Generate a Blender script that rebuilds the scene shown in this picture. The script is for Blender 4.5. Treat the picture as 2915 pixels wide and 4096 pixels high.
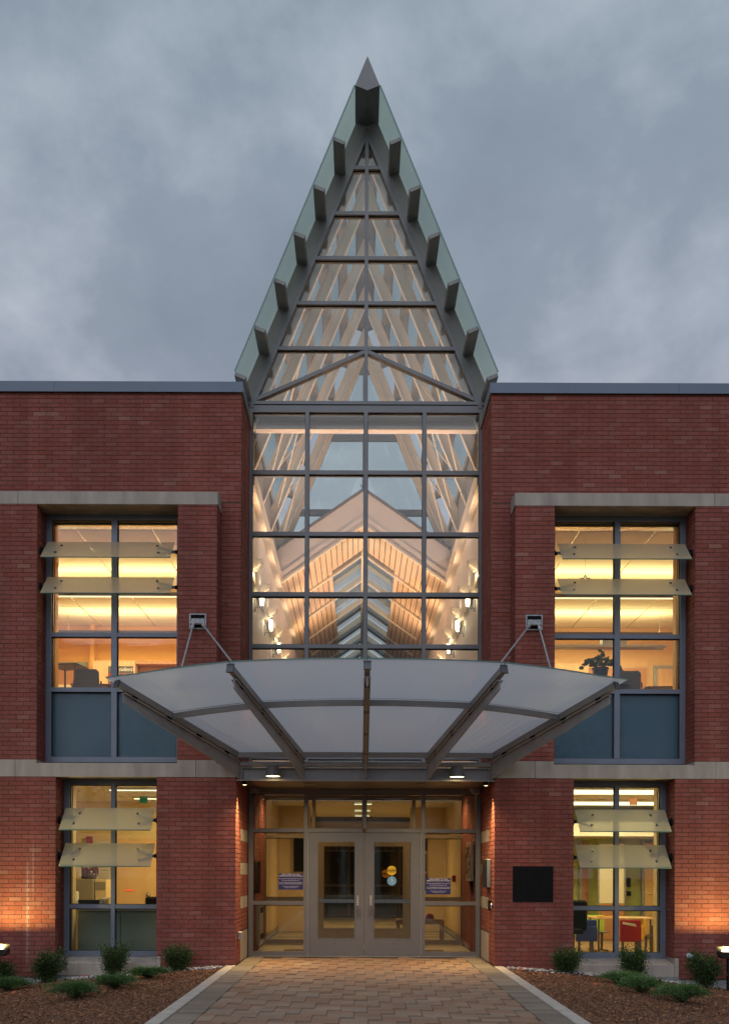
import bpy, math, random
import bmesh
from mathutils import Vector, Matrix, noise as mnoise
R = math.radians
random.seed(7)
for o in list(bpy.data.objects):
    bpy.data.objects.remove(o)
scene = bpy.context.scene
COL = scene.collection

# ------------------------------------------------------------------ camera, sky, sun, exposure
cam_d = bpy.data.cameras.new('camera'); cam = bpy.data.objects.new('camera', cam_d); COL.objects.link(cam)
cam.location = (-0.106, -15.9, 1.44)
cam.rotation_euler = (R(90), R(-0.2), 0)
cam_d.sensor_fit = 'HORIZONTAL'; cam_d.sensor_width = 36.0; cam_d.lens = 4180 / 2915 * 36.0
cam_d.shift_x = 0.00875; cam_d.shift_y = 0.494
cam_d.clip_start = 0.1; cam_d.clip_end = 3000
scene.camera = cam

world = bpy.data.worlds.new('World'); scene.world = world; world.use_nodes = True
wn, wl = world.node_tree.nodes, world.node_tree.links
wn.clear()
def wnode(t, **k):
    n = wn.new(t)
    for a, b in k.items(): setattr(n, a, b)
    return n
w_out = wnode('ShaderNodeOutputWorld'); w_bg = wnode('ShaderNodeBackground')
sky = wnode('ShaderNodeTexSky', sky_type='NISHITA', sun_disc=False, sun_elevation=R(4), sun_rotation=R(200))
sky_mul = wnode('ShaderNodeMix', data_type='RGBA', blend_type='MULTIPLY'); sky_mul.inputs[0].default_value = 1
wl.new(sky.outputs[0], sky_mul.inputs[6]); sky_mul.inputs[7].default_value = (0.9, 0.9, 0.9, 1)
tc = wnode('ShaderNodeTexCoord')
sep = wnode('ShaderNodeSeparateXYZ'); wl.new(tc.outputs['Generated'], sep.inputs[0])
# project the view direction on a cloud deck so that clouds shrink towards the horizon
zz = wnode('ShaderNodeMath', operation='ADD'); wl.new(sep.outputs[2], zz.inputs[0]); zz.inputs[1].default_value = 0.38
dx = wnode('ShaderNodeMath', operation='DIVIDE'); wl.new(sep.outputs[0], dx.inputs[0]); wl.new(zz.outputs[0], dx.inputs[1])
dy = wnode('ShaderNodeMath', operation='DIVIDE'); wl.new(sep.outputs[1], dy.inputs[0]); wl.new(zz.outputs[0], dy.inputs[1])
cmb = wnode('ShaderNodeCombineXYZ'); wl.new(dx.outputs[0], cmb.inputs[0]); wl.new(dy.outputs[0], cmb.inputs[1])
mp = wnode('ShaderNodeMapping'); wl.new(cmb.outputs[0], mp.inputs[0]); mp.inputs['Location'].default_value = (2.3, 0.7, 0.4)
mp.inputs['Rotation'].default_value = (0, 0, R(25)); mp.inputs['Scale'].default_value = (1.15, 1.0, 1)
n1 = wnode('ShaderNodeTexNoise'); wl.new(mp.outputs[0], n1.inputs['Vector']); n1.inputs['Scale'].default_value = 3.4
n1.inputs['Detail'].default_value = 7; n1.inputs['Roughness'].default_value = 0.56; n1.inputs['Distortion'].default_value = 0.12
rmp = wnode('ShaderNodeValToRGB'); wl.new(n1.outputs['Fac'], rmp.inputs[0])
cr = rmp.color_ramp
cr.elements[0].position = 0.30; cr.elements[0].color = (0.255, 0.292, 0.365, 1)
cr.elements[1].position = 0.74; cr.elements[1].color = (0.60, 0.625, 0.70, 1)
e = cr.elements.new(0.46); e.color = (0.300, 0.340, 0.418, 1)
e = cr.elements.new(0.57); e.color = (0.41, 0.445, 0.525, 1)
# a little pink-grey near the horizon, cooler overhead (overcast dusk)
gr = wnode('ShaderNodeValToRGB'); wl.new(sep.outputs[2], gr.inputs[0])
gr.color_ramp.elements[0].position = 0.0; gr.color_ramp.elements[0].color = (1.10, 1.0, 1.03, 1)
gr.color_ramp.elements[1].position = 0.62; gr.color_ramp.elements[1].color = (0.93, 1.0, 0.99, 1)
cl = wnode('ShaderNodeMix', data_type='RGBA', blend_type='MULTIPLY'); cl.inputs[0].default_value = 1
wl.new(rmp.outputs[0], cl.inputs[6]); wl.new(gr.outputs[0], cl.inputs[7])
bg1 = wnode('ShaderNodeBackground'); wl.new(sky_mul.outputs[2], bg1.inputs[0]); bg1.inputs[1].default_value = 0.06
bg2 = w_bg; wl.new(cl.outputs[2], bg2.inputs[0]); bg2.inputs[1].default_value = 1.04
mx = wnode('ShaderNodeMixShader'); mx.inputs[0].default_value = 0.92
wl.new(bg1.outputs[0], mx.inputs[1]); wl.new(bg2.outputs[0], mx.inputs[2]); wl.new(mx.outputs[0], w_out.inputs[0])

sun_d = bpy.data.lights.new('sun', 'SUN'); sun = bpy.data.objects.new('sun', sun_d); COL.objects.link(sun)
sun_d.energy = 1.0; sun_d.angle = R(60); sun_d.color = (0.86, 0.90, 1.0)
sun.rotation_euler = (R(48), 0, R(-14)); sun.location = (0, -30, 30)

scene.view_settings.view_transform = 'Standard'; scene.view_settings.look = 'None'
scene.view_settings.exposure = 0.0; scene.view_settings.gamma = 1.0
scene.render.engine = 'CYCLES'
cy = scene.cycles
cy.use_denoising = True
cy.max_bounces = 10; cy.diffuse_bounces = 4; cy.glossy_bounces = 4; cy.transmission_bounces = 6; cy.transparent_max_bounces = 24
cy.sample_clamp_indirect = 4.0; cy.sample_clamp_direct = 0; cy.blur_glossy = 0.5
cy.caustics_reflective = False; cy.caustics_refractive = False

# ------------------------------------------------------------------ mesh helpers
OFF = {}
def off(p):
    return OFF.get(p.name, Vector((0, 0, 0)))
class MB:
    def __init__(s): s.v = []; s.f = []
    def add(s, vs, fs):
        n = len(s.v); s.v += [tuple(v) for v in vs]; s.f += [tuple(i + n for i in f) for f in fs]; return s
    def box(s, x0, x1, y0, y1, z0, z1):
        x0, x1 = min(x0, x1), max(x0, x1); y0, y1 = min(y0, y1), max(y0, y1); z0, z1 = min(z0, z1), max(z0, z1)
        return s.add([(x0,y0,z0),(x1,y0,z0),(x1,y1,z0),(x0,y1,z0),(x0,y0,z1),(x1,y0,z1),(x1,y1,z1),(x0,y1,z1)],
                     [(0,3,2,1),(4,5,6,7),(0,1,5,4),(1,2,6,5),(2,3,7,6),(3,0,4,7)])
    def prism(s, pts, axis, a0, a1):
        n = len(pts)
        def P(p, a):
            return {'x': (a, p[0], p[1]), 'y': (p[0], a, p[1]), 'z': (p[0], p[1], a)}[axis]
        vs = [P(p, a0) for p in pts] + [P(p, a1) for p in pts]
        fs = [tuple(range(n))[::-1], tuple(range(n, 2*n))] + [(i, (i+1) % n, n+(i+1) % n, n+i) for i in range(n)]
        return s.add(vs, fs)
    def bar(s, p0, p1, w, h, up=(0, 0, 1)):
        p0, p1 = Vector(p0), Vector(p1); d = (p1-p0).normalized(); up = Vector(up)
        sx = d.cross(up).normalized(); u = sx.cross(d).normalized()
        vs = []
        for p in (p0, p1):
            for a, b in ((-1,-1),(1,-1),(1,1),(-1,1)): vs.append(p + sx*a*w/2 + u*b*h/2)
        return s.add(vs, [(0,1,2,3),(7,6,5,4),(0,4,5,1),(1,5,6,2),(2,6,7,3),(3,7,4,0)])
    def tube(s, p0, p1, r0, r1=None, n=10):
        r1 = r0 if r1 is None else r1
        p0, p1 = Vector(p0), Vector(p1); d = (p1-p0).normalized()
        a = d.orthogonal().normalized(); b = d.cross(a)
        vs = []
        for p, r in ((p0, r0), (p1, r1)):
            for i in range(n):
                t = 2*math.pi*i/n; vs.append(p + (a*math.cos(t) + b*math.sin(t))*r)
        return s.add(vs, [tuple(range(n))[::-1], tuple(range(n, 2*n))] + [(i, (i+1) % n, n+(i+1) % n, n+i) for i in range(n)])
    def path(s, pts, r, n=7):
        for a, b in zip(pts, pts[1:]): s.tube(a, b, r, r, n)
        return s
    def plate(s, a, b, c, d, t, nrm=None):
        a, b, c, d = map(Vector, (a, b, c, d)); n = (b-a).cross(d-a).normalized() if nrm is None else Vector(nrm).normalized()
        vs = [a, b, c, d, a+n*t, b+n*t, c+n*t, d+n*t]
        return s.add(vs, [(0,3,2,1),(4,5,6,7),(0,1,5,4),(1,2,6,5),(2,3,7,6),(3,0,4,7)])
    def ball(s, c, r, nu=10, nv=6, sc=(1,1,1)):
        c = Vector(c); vs = [c+Vector((0,0,r*sc[2]))]; fs = []
        for j in range(1, nv):
            ph = math.pi*j/nv
            for i in range(nu):
                t = 2*math.pi*i/nu
                vs.append(c + Vector((math.sin(ph)*math.cos(t)*sc[0], math.sin(ph)*math.sin(t)*sc[1], math.cos(ph)*sc[2]))*r)
        vs.append(c-Vector((0,0,r*sc[2])))
        for i in range(nu):
            fs.append((0, 1+i, 1+(i+1) % nu))
            for j in range(nv-2):
                a = 1+j*nu; fs.append((a+i, a+nu+i, a+nu+(i+1) % nu, a+(i+1) % nu))
            a = 1+(nv-2)*nu; fs.append((a+i, len(vs)-1, a+(i+1) % nu))
        return s.add(vs, fs)
    def lathe(s, prof, c=(0,0,0), n=16, axis='z'):
        c = Vector(c); vs = []; m = len(prof)
        for i in range(n):
            t = 2*math.pi*i/n
            for r, z in prof:
                p = (r*math.cos(t), r*math.sin(t), z)
                if axis == 'y': p = (p[0], z, p[1])
                if axis == 'x': p = (z, p[0], p[1])
                vs.append(c+Vector(p))
        fs = []
        for i in range(n):
            k = (i+1) % n
            for j in range(m-1): fs.append((i*m+j, k*m+j, k*m+j+1, i*m+j+1))
        if prof[0][0] > 1e-6: fs.append(tuple(i*m for i in range(n))[::-1])
        if prof[-1][0] > 1e-6: fs.append(tuple(i*m+m-1 for i in range(n)))
        return s.add(vs, fs)
    def disc(s, c, r, t, axis='y', n=28):
        return s.lathe([(r, 0), (r, t)], c, n, axis)
    def mesh(s, name, m, fix=True, smooth=False, bevel=0):
        me = bpy.data.meshes.new(name); me.from_pydata(s.v, [], s.f)
        if fix or bevel:
            bm = bmesh.new(); bm.from_mesh(me)
            bmesh.ops.remove_doubles(bm, verts=bm.verts, dist=1e-5)
            bmesh.ops.recalc_face_normals(bm, faces=bm.faces)
            if bevel:
                ed = [e for e in bm.edges if len(e.link_faces) == 2 and e.calc_face_angle(0) > 0.6]
                bmesh.ops.bevel(bm, geom=ed, offset=bevel, segments=1, affect='EDGES', clamp_overlap=True)
            bm.to_mesh(me); bm.free()
        if smooth:
            for p in me.polygons: p.use_smooth = True
        if m: me.materials.append(m)
        return me
    def build(s, name, m, parent=None, fix=True, smooth=False, bevel=0):
        o = bpy.data.objects.new(name, s.mesh(name, m, fix, smooth, bevel)); COL.objects.link(o)
        if parent is not None:
            o.parent = parent; o.location = -off(parent)
        return o
def tag(o, label=None, cat=None, group=None, kind=None):
    if label: o['label'] = label
    if cat: o['category'] = cat
    if group: o['group'] = group
    if kind: o['kind'] = kind
    return o
def thing(name, label, cat, loc=(0, 0, 0), group=None):
    o = bpy.data.objects.new(name, None); COL.objects.link(o); o.location = loc
    o.empty_display_size = 0.1
    OFF[o.name] = Vector(loc)
    return tag(o, label, cat, group)
def kids(o): return [c for c in bpy.data.objects if c.parent == o]
def dup(root, loc, label, rz=0, sc=None):
    r = root.copy(); COL.objects.link(r); r.location = loc; r.rotation_euler = (0, 0, rz)
    if sc: r.scale = sc
    if label: r['label'] = label
    for ch in KIDS(root):
        c = ch.copy(); COL.objects.link(c); c.parent = r
        for g in KIDS(ch):
            d = g.copy(); COL.objects.link(d); d.parent = c
    return r
def KIDS(o): return list(o.children)
def text(body, size, loc, m, parent, name='lettering', rot=(R(90), 0, 0), align='CENTER', ext=0.0006, spacing=1.0, shear=0.0):
    cu = bpy.data.curves.new(name, 'FONT'); cu.body = body; cu.size = size; cu.align_x = align; cu.align_y = 'CENTER'
    cu.extrude = ext; cu.space_character = spacing; cu.resolution_u = 2; cu.shear = shear
    cu.materials.append(m)
    o = bpy.data.objects.new(name, cu); COL.objects.link(o); o.location = Vector(loc) - off(parent); o.rotation_euler = rot
    o.parent = parent
    bpy.context.view_layer.update()
    dg = bpy.context.evaluated_depsgraph_get()
    me = bpy.data.meshes.new_from_object(o.evaluated_get(dg)); mo = bpy.data.objects.new(name, me); COL.objects.link(mo)
    mo.parent = parent; mo.location = o.location; mo.rotation_euler = o.rotation_euler
    bpy.data.objects.remove(o)
    mo['w'] = 0; del mo['w']
    return mo
def one_face(o, d, m2):
    """keep the first material on faces that look along d, give the others m2"""
    o.data.materials.append(m2); d = Vector(d).normalized()
    for p in o.data.polygons:
        p.material_index = 0 if p.normal.dot(d) > 0.5 else 1
def lamp(name, kind, loc, power, color, parent=None, rot=None, **k):
    d = bpy.data.lights.new(name, kind); d.energy = power; d.color = color
    for a, b in k.items(): setattr(d, a, b)
    o = bpy.data.objects.new(name, d); COL.objects.link(o); o.location = loc
    if rot: o.rotation_euler = rot
    if parent is not None:
        o.parent = parent; o.location = Vector(loc) - off(parent)
    return o

# ------------------------------------------------------------------ materials
def mat(name, col, rough=0.6, metal=0.0, var=0.0, vscale=6.0, bump=0.0, bscale=60.0, spec=0.5, stretch=None, col2=None, emit=None, estr=0, detail=4):
    m = bpy.data.materials.new(name); m.use_nodes = True
    nt = m.node_tree; b = nt.nodes['Principled BSDF']; L = nt.links
    b.inputs['Base Color'].default_value = (*col, 1); b.inputs['Roughness'].default_value = rough
    b.inputs['Metallic'].default_value = metal; b.inputs['Specular IOR Level'].default_value = spec
    if var or col2 or bump:
        t = nt.nodes.new('ShaderNodeTexCoord'); mpn = nt.nodes.new('ShaderNodeMapping'); L.new(t.outputs['Object'], mpn.inputs[0])
        if stretch: mpn.inputs['Scale'].default_value = stretch
    if var or col2:
        n = nt.nodes.new('ShaderNodeTexNoise'); L.new(mpn.outputs[0], n.inputs['Vector']); n.inputs['Scale'].default_value = vscale; n.inputs['Detail'].default_value = detail
        r = nt.nodes.new('ShaderNodeValToRGB'); L.new(n.outputs['Fac'], r.inputs[0])
        r.color_ramp.elements[0].position = 0.3; r.color_ramp.elements[1].position = 0.7
        lo = tuple(c*(1-var) for c in col); hi = tuple(min(1, c*(1+var)) for c in col) if not col2 else col2
        r.color_ramp.elements[0].color = (*lo, 1); r.color_ramp.elements[1].color = (*hi, 1)
        L.new(r.outputs[0], b.inputs['Base Color'])
    if bump:
        n2 = nt.nodes.new('ShaderNodeTexNoise'); L.new(mpn.outputs[0], n2.inputs['Vector']); n2.inputs['Scale'].default_value = bscale; n2.inputs['Detail'].default_value = 5
        bp = nt.nodes.new('ShaderNodeBump'); bp.inputs['Strength'].default_value = bump; bp.inputs['Distance'].default_value = 0.01
        L.new(n2.outputs['Fac'], bp.inputs['Height']); L.new(bp.outputs[0], b.inputs['Normal'])
    if emit:
        b.inputs['Emission Color'].default_value = (*emit, 1); b.inputs['Emission Strength'].default_value = estr
    return m
def tone_mat(name, stops, rough=0.85, bump=0.25, bscale=90, var=0.16, stain=None):
    """colour picked per piece by the face attribute 'tone', with fine grain"""
    m = bpy.data.materials.new(name); m.use_nodes = True
    nt = m.node_tree; b = nt.nodes['Principled BSDF']; L = nt.links; b.inputs['Roughness'].default_value = rough
    b.inputs['Specular IOR Level'].default_value = 0.3
    a = nt.nodes.new('ShaderNodeAttribute'); a.attribute_name = 'tone'
    r = nt.nodes.new('ShaderNodeValToRGB'); L.new(a.outputs['Fac'], r.inputs[0])
    r.color_ramp.interpolation = 'LINEAR'
    els = r.color_ramp.elements
    els[0].position = stops[0][0]; els[0].color = (*stops[0][1], 1); els[1].position = stops[-1][0]; els[1].color = (*stops[-1][1], 1)
    for p, c in stops[1:-1]:
        e = els.new(p); e.color = (*c, 1)
    g = nt.nodes.new('ShaderNodeNewGeometry')
    n = nt.nodes.new('ShaderNodeTexNoise'); L.new(g.outputs['Position'], n.inputs['Vector']); n.inputs['Scale'].default_value = 28; n.inputs['Detail'].default_value = 6
    n.inputs['Roughness'].default_value = 0.7
    mr = nt.nodes.new('ShaderNodeMapRange'); L.new(n.outputs['Fac'], mr.inputs[0]); mr.inputs[1].default_value = 0.3; mr.inputs[2].default_value = 0.7
    mr.inputs[3].default_value = 1-var; mr.inputs[4].default_value = 1+var
    n3 = nt.nodes.new('ShaderNodeTexNoise'); L.new(g.outputs['Position'], n3.inputs['Vector']); n3.inputs['Scale'].default_value = 1.1; n3.inputs['Detail'].default_value = 3
    mr3 = nt.nodes.new('ShaderNodeMapRange'); L.new(n3.outputs['Fac'], mr3.inputs[0]); mr3.inputs[1].default_value = 0.3; mr3.inputs[2].default_value = 0.7
    mr3.inputs[3].default_value = 0.88; mr3.inputs[4].default_value = 1.10
    if name == 'brick_red':
        mpz = nt.nodes.new('ShaderNodeMapping'); L.new(g.outputs['Position'], mpz.inputs[0]); mpz.inputs['Scale'].default_value = (3.2, 3.2, 0.22)
        L.new(mpz.outputs[0], n3.inputs['Vector']); n3.inputs['Detail'].default_value = 5; mr3.inputs[3].default_value = 0.80; mr3.inputs[4].default_value = 1.13
    mm = nt.nodes.new('ShaderNodeMath'); mm.operation = 'MULTIPLY'; L.new(mr.outputs[0], mm.inputs[0]); L.new(mr3.outputs[0], mm.inputs[1])
    vm = nt.nodes.new('ShaderNodeVectorMath'); vm.operation = 'SCALE'; L.new(r.outputs[0], vm.inputs[0]); L.new(mm.outputs[0], vm.inputs['Scale'])
    src = vm.outputs[0]
    if stain:
        # white efflorescence: thin vertical runs at world positions (x, half width, z top, z bottom)
        sp = nt.nodes.new('ShaderNodeSeparateXYZ'); L.new(g.outputs['Position'], sp.inputs[0])
        acc = None
        for (sx, hw, zt, zb, amt) in stain:
            d = nt.nodes.new('ShaderNodeMath'); d.operation = 'SUBTRACT'; L.new(sp.outputs[0], d.inputs[0]); d.inputs[1].default_value = sx
            ab = nt.nodes.new('ShaderNodeMath'); ab.operation = 'ABSOLUTE'; L.new(d.outputs[0], ab.inputs[0])
            k = nt.nodes.new('ShaderNodeMapRange'); L.new(ab.outputs[0], k.inputs[0]); k.inputs[1].default_value = 0; k.inputs[2].default_value = hw; k.inputs[3].default_value = amt; k.inputs[4].default_value = 0
            z1 = nt.nodes.new('ShaderNodeMapRange'); L.new(sp.outputs[2], z1.inputs[0]); z1.inputs[1].default_value = zt; z1.inputs[2].default_value = zt-0.25
            z2 = nt.nodes.new('ShaderNodeMapRange'); L.new(sp.outputs[2], z2.inputs[0]); z2.inputs[1].default_value = zb; z2.inputs[2].default_value = zb+0.3
            q = nt.nodes.new('ShaderNodeMath'); q.operation = 'MULTIPLY'; L.new(k.outputs[0], q.inputs[0]); L.new(z1.outputs[0], q.inputs[1])
            q2 = nt.nodes.new('ShaderNodeMath'); q2.operation = 'MULTIPLY'; L.new(q.outputs[0], q2.inputs[0]); L.new(z2.outputs[0], q2.inputs[1])
            if acc is None: acc = q2
            else:
                ad = nt.nodes.new('ShaderNodeMath'); ad.operation = 'ADD'; L.new(acc.outputs[0], ad.inputs[0]); L.new(q2.outputs[0], ad.inputs[1]); acc = ad
        fm = nt.nodes.new('ShaderNodeMath'); fm.operation = 'MULTIPLY'; L.new(acc.outputs[0], fm.inputs[0]); L.new(mr.outputs[0], fm.inputs[1]); fm.use_clamp = True
        mc = nt.nodes.new('ShaderNodeMix'); mc.data_type = 'RGBA'; L.new(fm.outputs[0], mc.inputs[0]); L.new(src, mc.inputs[6]); mc.inputs[7].default_value = (0.62, 0.55, 0.52, 1)
        src = mc.outputs[2]
    L.new(src, b.inputs['Base Color'])
    n2 = nt.nodes.new('ShaderNodeTexNoise'); L.new(g.outputs['Position'], n2.inputs['Vector']); n2.inputs['Scale'].default_value = bscale; n2.inputs['Detail'].default_value = 4
    bp = nt.nodes.new('ShaderNodeBump'); bp.inputs['Strength'].default_value = bump; bp.inputs['Distance'].default_value = 0.006
    L.new(n2.outputs['Fac'], bp.inputs['Height']); L.new(bp.outputs[0], b.inputs['Normal'])
    return m
def glass_mat(name, tint=(0.93, 0.96, 0.95), refl=1.0, ior=1.5, rough=0.0, gcol=(1, 1, 1)):
    m = bpy.data.materials.new(name); m.use_nodes = True; nt = m.node_tree; L = nt.links
    nt.nodes.clear(); out = nt.nodes.new('ShaderNodeOutputMaterial')
    t = nt.nodes.new('ShaderNodeBsdfTransparent'); t.inputs[0].default_value = (*tint, 1)
    g = nt.nodes.new('ShaderNodeBsdfGlossy'); g.inputs['Roughness'].default_value = rough; g.inputs[0].default_value = (*gcol, 1)
    f = nt.nodes.new('ShaderNodeFresnel'); f.inputs[0].default_value = ior
    k = nt.nodes.new('ShaderNodeMath'); k.operation = 'MULTIPLY'; L.new(f.outputs[0], k.inputs[0]); k.inputs[1].default_value = refl; k.use_clamp = True
    n = nt.nodes.new('ShaderNodeTexNoise'); n.inputs['Scale'].default_value = 1.6; n.inputs['Detail'].default_value = 2
    bp = nt.nodes.new('ShaderNodeBump'); bp.inputs['Strength'].default_value = 0.12; bp.inputs['Distance'].default_value = 0.01
    L.new(n.outputs['Fac'], bp.inputs['Height']); L.new(bp.outputs[0], g.inputs['Normal'])
    mx = nt.nodes.new('ShaderNodeMixShader'); L.new(k.outputs[0], mx.inputs[0]); L.new(t.outputs[0], mx.inputs[1]); L.new(g.outputs[0], mx.inputs[2])
    L.new(mx.outputs[0], out.inputs[0]); return m
def frost_mat(name, col, thru=0.25, tcol=(0.9, 0.95, 0.93), dif=0.35, rough=0.12, ior=1.5, refl=1.0):
    """sand-blasted glass: part scattered through, part scattered back, part clear, with a skin reflection"""
    m = bpy.data.materials.new(name); m.use_nodes = True; nt = m.node_tree; L = nt.links
    nt.nodes.clear(); out = nt.nodes.new('ShaderNodeOutputMaterial')
    tl = nt.nodes.new('ShaderNodeBsdfTranslucent'); tl.inputs[0].default_value = (*col, 1)
    df = nt.nodes.new('ShaderNodeBsdfDiffuse'); df.inputs[0].default_value = (*col, 1)
    tr = nt.nodes.new('ShaderNodeBsdfTransparent'); tr.inputs[0].default_value = (*tcol, 1)
    m1 = nt.nodes.new('ShaderNodeMixShader'); m1.inputs[0].default_value = dif; L.new(tl.outputs[0], m1.inputs[1]); L.new(df.outputs[0], m1.inputs[2])
    m2 = nt.nodes.new('ShaderNodeMixShader'); m2.inputs[0].default_value = thru; L.new(m1.outputs[0], m2.inputs[1]); L.new(tr.outputs[0], m2.inputs[2])
    g = nt.nodes.new('ShaderNodeBsdfGlossy'); g.inputs['Roughness'].default_value = rough
    f = nt.nodes.new('ShaderNodeFresnel'); f.inputs[0].default_value = ior
    k = nt.nodes.new('ShaderNodeMath'); k.operation = 'MULTIPLY'; L.new(f.outputs[0], k.inputs[0]); k.inputs[1].default_value = refl; k.use_clamp = True
    m3 = nt.nodes.new('ShaderNodeMixShader'); L.new(k.outputs[0], m3.inputs[0]); L.new(m2.outputs[0], m3.inputs[1]); L.new(g.outputs[0], m3.inputs[2])
    L.new(m3.outputs[0], out.inputs[0]); return m
def emit_mat(name, col, s):
    m = bpy.data.materials.new(name); m.use_nodes = True; nt = m.node_tree; nt.nodes.clear()
    o = nt.nodes.new('ShaderNodeOutputMaterial'); e = nt.nodes.new('ShaderNodeEmission'); e.inputs[0].default_value = (*col, 1); e.inputs[1].default_value = s
    nt.links.new(e.outputs[0], o.inputs[0]); return m

M = {}
M['brick'] = tone_mat('brick_red', [(0.0, (0.238, 0.060, 0.042)), (0.30, (0.252, 0.072, 0.054)), (0.62, (0.264, 0.083, 0.064)), (0.85, (0.280, 0.100, 0.077)), (1.0, (0.305, 0.130, 0.094))],
    stain=[(-5.13, 0.035, 1.7, -0.1, 0.26), (-5.05, 0.02, 1.95, 0.9, 0.2), (-5.40, 0.03, 7.0, 6.8, 0.7), (-2.02, 0.02, 7.0, 6.8, 0.6), (2.55, 0.04, 7.0, 6.75, 0.45), (4.97, 0.02, 7.1, 6.8, 0.4)])
M['mortar'] = mat('mortar_dark_red', (0.112, 0.056, 0.044), 0.95, var=0.25, vscale=12, bump=0.5, bscale=120)
M['stone'] = mat('cast_stone', (0.33, 0.28, 0.24), 0.85, var=0.10, vscale=3.5, bump=0.15, bscale=150, col2=(0.44, 0.38, 0.325), stretch=(1.6, 1.6, 0.35), detail=8)
M['conc'] = mat('footing_concrete', (0.27, 0.28, 0.285), 0.9, var=0.15, vscale=4, bump=0.3)
M['coping'] = mat('blue_grey_coping_metal', (0.135, 0.175, 0.235), 0.5, 0.0, var=0.06, vscale=1.5)
M['frame'] = mat('window_frame_metal', (0.17, 0.19, 0.235), 0.42, 0.25, var=0.08, vscale=3)
M['gasket'] = mat('black_gasket', (0.012, 0.012, 0.014), 0.6)
M['atrium_frame'] = mat('atrium_frame_metal', (0.15, 0.15, 0.155), 0.42, 0.25, var=0.08, vscale=3)
M['door_metal'] = mat('champagne_anodised_door_metal', (0.17, 0.17, 0.178), 0.38, 0.4, var=0.05, vscale=4)
M['purlin'] = mat('taupe_painted_purlin_metal', (0.22, 0.21, 0.20), 0.5, 0.1, var=0.06)
M['canopy_metal'] = mat('canopy_steel_grey_paint', (0.30, 0.29, 0.29), 0.45, 0.15, var=0.1, vscale=5)
M['galv'] = mat('galvanised_steel', (0.33, 0.33, 0.34), 0.5, 0.4, var=0.25, vscale=30)
M['chrome'] = mat('stainless_bolt_steel', (0.6, 0.6, 0.62), 0.22, 1.0)
M['bracket'] = mat('dark_bracket_steel', (0.10, 0.12, 0.12), 0.4, 0.5)
M['black'] = mat('matt_black', (0.007, 0.007, 0.008), 0.8, var=0.3, vscale=20, spec=0.15)
M['blackpaint'] = mat('black_satin_paint', (0.015, 0.013, 0.012), 0.3)
M['glass'] = glass_mat('clear_window_glass', (0.92, 0.94, 0.92), 1.0)
M['glass_upper'] = glass_mat('atrium_glass', (0.95, 0.96, 0.94), 0.6)
M['roof_glass'] = frost_mat('green_tinted_roof_glass', (0.70, 0.80, 0.70), 0.60, (0.84, 0.95, 0.83), 0.3, 0.05, 1.5, 0.5)
M['roof_glass_in'] = glass_mat('atrium_roof_darkened_glass', (0.66, 0.78, 0.79), 0.3)  # darker look at grazing angle put into the tint of inner roof panes
M['clear_skin'] = glass_mat('clear_glass_skin', (0.98, 0.99, 0.985), 0.25)
M['canopy_glass'] = frost_mat('frosted_canopy_glass', (0.84, 0.90, 0.99), 0.02, (0.78, 0.88, 0.94), 0.30, 0.10, 1.5, 1.1)
M['blade_glass'] = frost_mat('frosted_sunshade_glass', (0.84, 0.80, 0.62), 0.26, (0.88, 0.9, 0.8), 0.30, 0.15)
M['edge_glass'] = mat('green_glass_edge', (0.10, 0.20, 0.18), 0.15)
M['spandrel'] = mat('teal_spandrel_panel', (0.045, 0.105, 0.150), 0.35, var=0.08, vscale=0.8)
M['white'] = mat('cream_painted_steel', (0.74, 0.65, 0.54), 0.5, var=0.03)
M['atrium_wall'] = mat('warm_white_plaster', (0.74, 0.70, 0.68), 0.7, var=0.03, vscale=1)
M['fascia_pink'] = mat('pale_plaster_fascia', (0.70, 0.63, 0.62), 0.7, var=0.03, vscale=1)
M['cream_batten'] = mat('cream_batten_paint', (0.80, 0.74, 0.60), 0.5)
M['plank'] = mat('maple_ceiling_plank', (0.78, 0.57, 0.36), 0.45, var=0.12, vscale=2.5, stretch=(6, 0.4, 6), col2=(0.84, 0.64, 0.43))
M['groove'] = mat('dark_ceiling_void', (0.03, 0.02, 0.015), 0.9)
M['sky_pane'] = frost_mat('blue_skylight_glass', (0.66, 0.78, 0.80), 0.6, (0.86, 0.93, 0.93), 0.3, 0.1)
M['louvre'] = mat('grey_blue_louvre', (0.26, 0.33, 0.36), 0.5)
M['mulch'] = mat('bark_mulch_soil', (0.12, 0.06, 0.035), 0.95, var=0.5, vscale=22, bump=1.0, bscale=45)
M['chip'] = tone_mat('bark_chips', [(0, (0.09, 0.038, 0.02)), (0.5, (0.27, 0.125, 0.065)), (0.85, (0.44, 0.23, 0.12)), (1, (0.60, 0.42, 0.28))], var=0.3)
M['pebble'] = tone_mat('river_pebbles', [(0, (0.20, 0.19, 0.185)), (0.4, (0.36, 0.34, 0.33)), (0.75, (0.50, 0.45, 0.42)), (1, (0.66, 0.62, 0.60))], rough=0.7, var=0.15)
M['paver'] = tone_mat('paver_blend', [(0, (0.235, 0.135, 0.088)), (0.35, (0.265, 0.160, 0.105)), (0.6, (0.275, 0.178, 0.12)), (0.8, (0.255, 0.185, 0.138)), (1, (0.315, 0.215, 0.145))], rough=0.8, bump=0.35, bscale=60, var=0.14)
M['paver_grey'] = tone_mat('paver_charcoal', [(0, (0.165, 0.132, 0.103)), (0.5, (0.20, 0.163, 0.13)), (1, (0.24, 0.20, 0.162))], rough=0.8, bump=0.35, bscale=60, var=0.14)
M['sand'] = mat('joint_sand', (0.14, 0.10, 0.075), 0.95, var=0.3, vscale=30)
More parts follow.
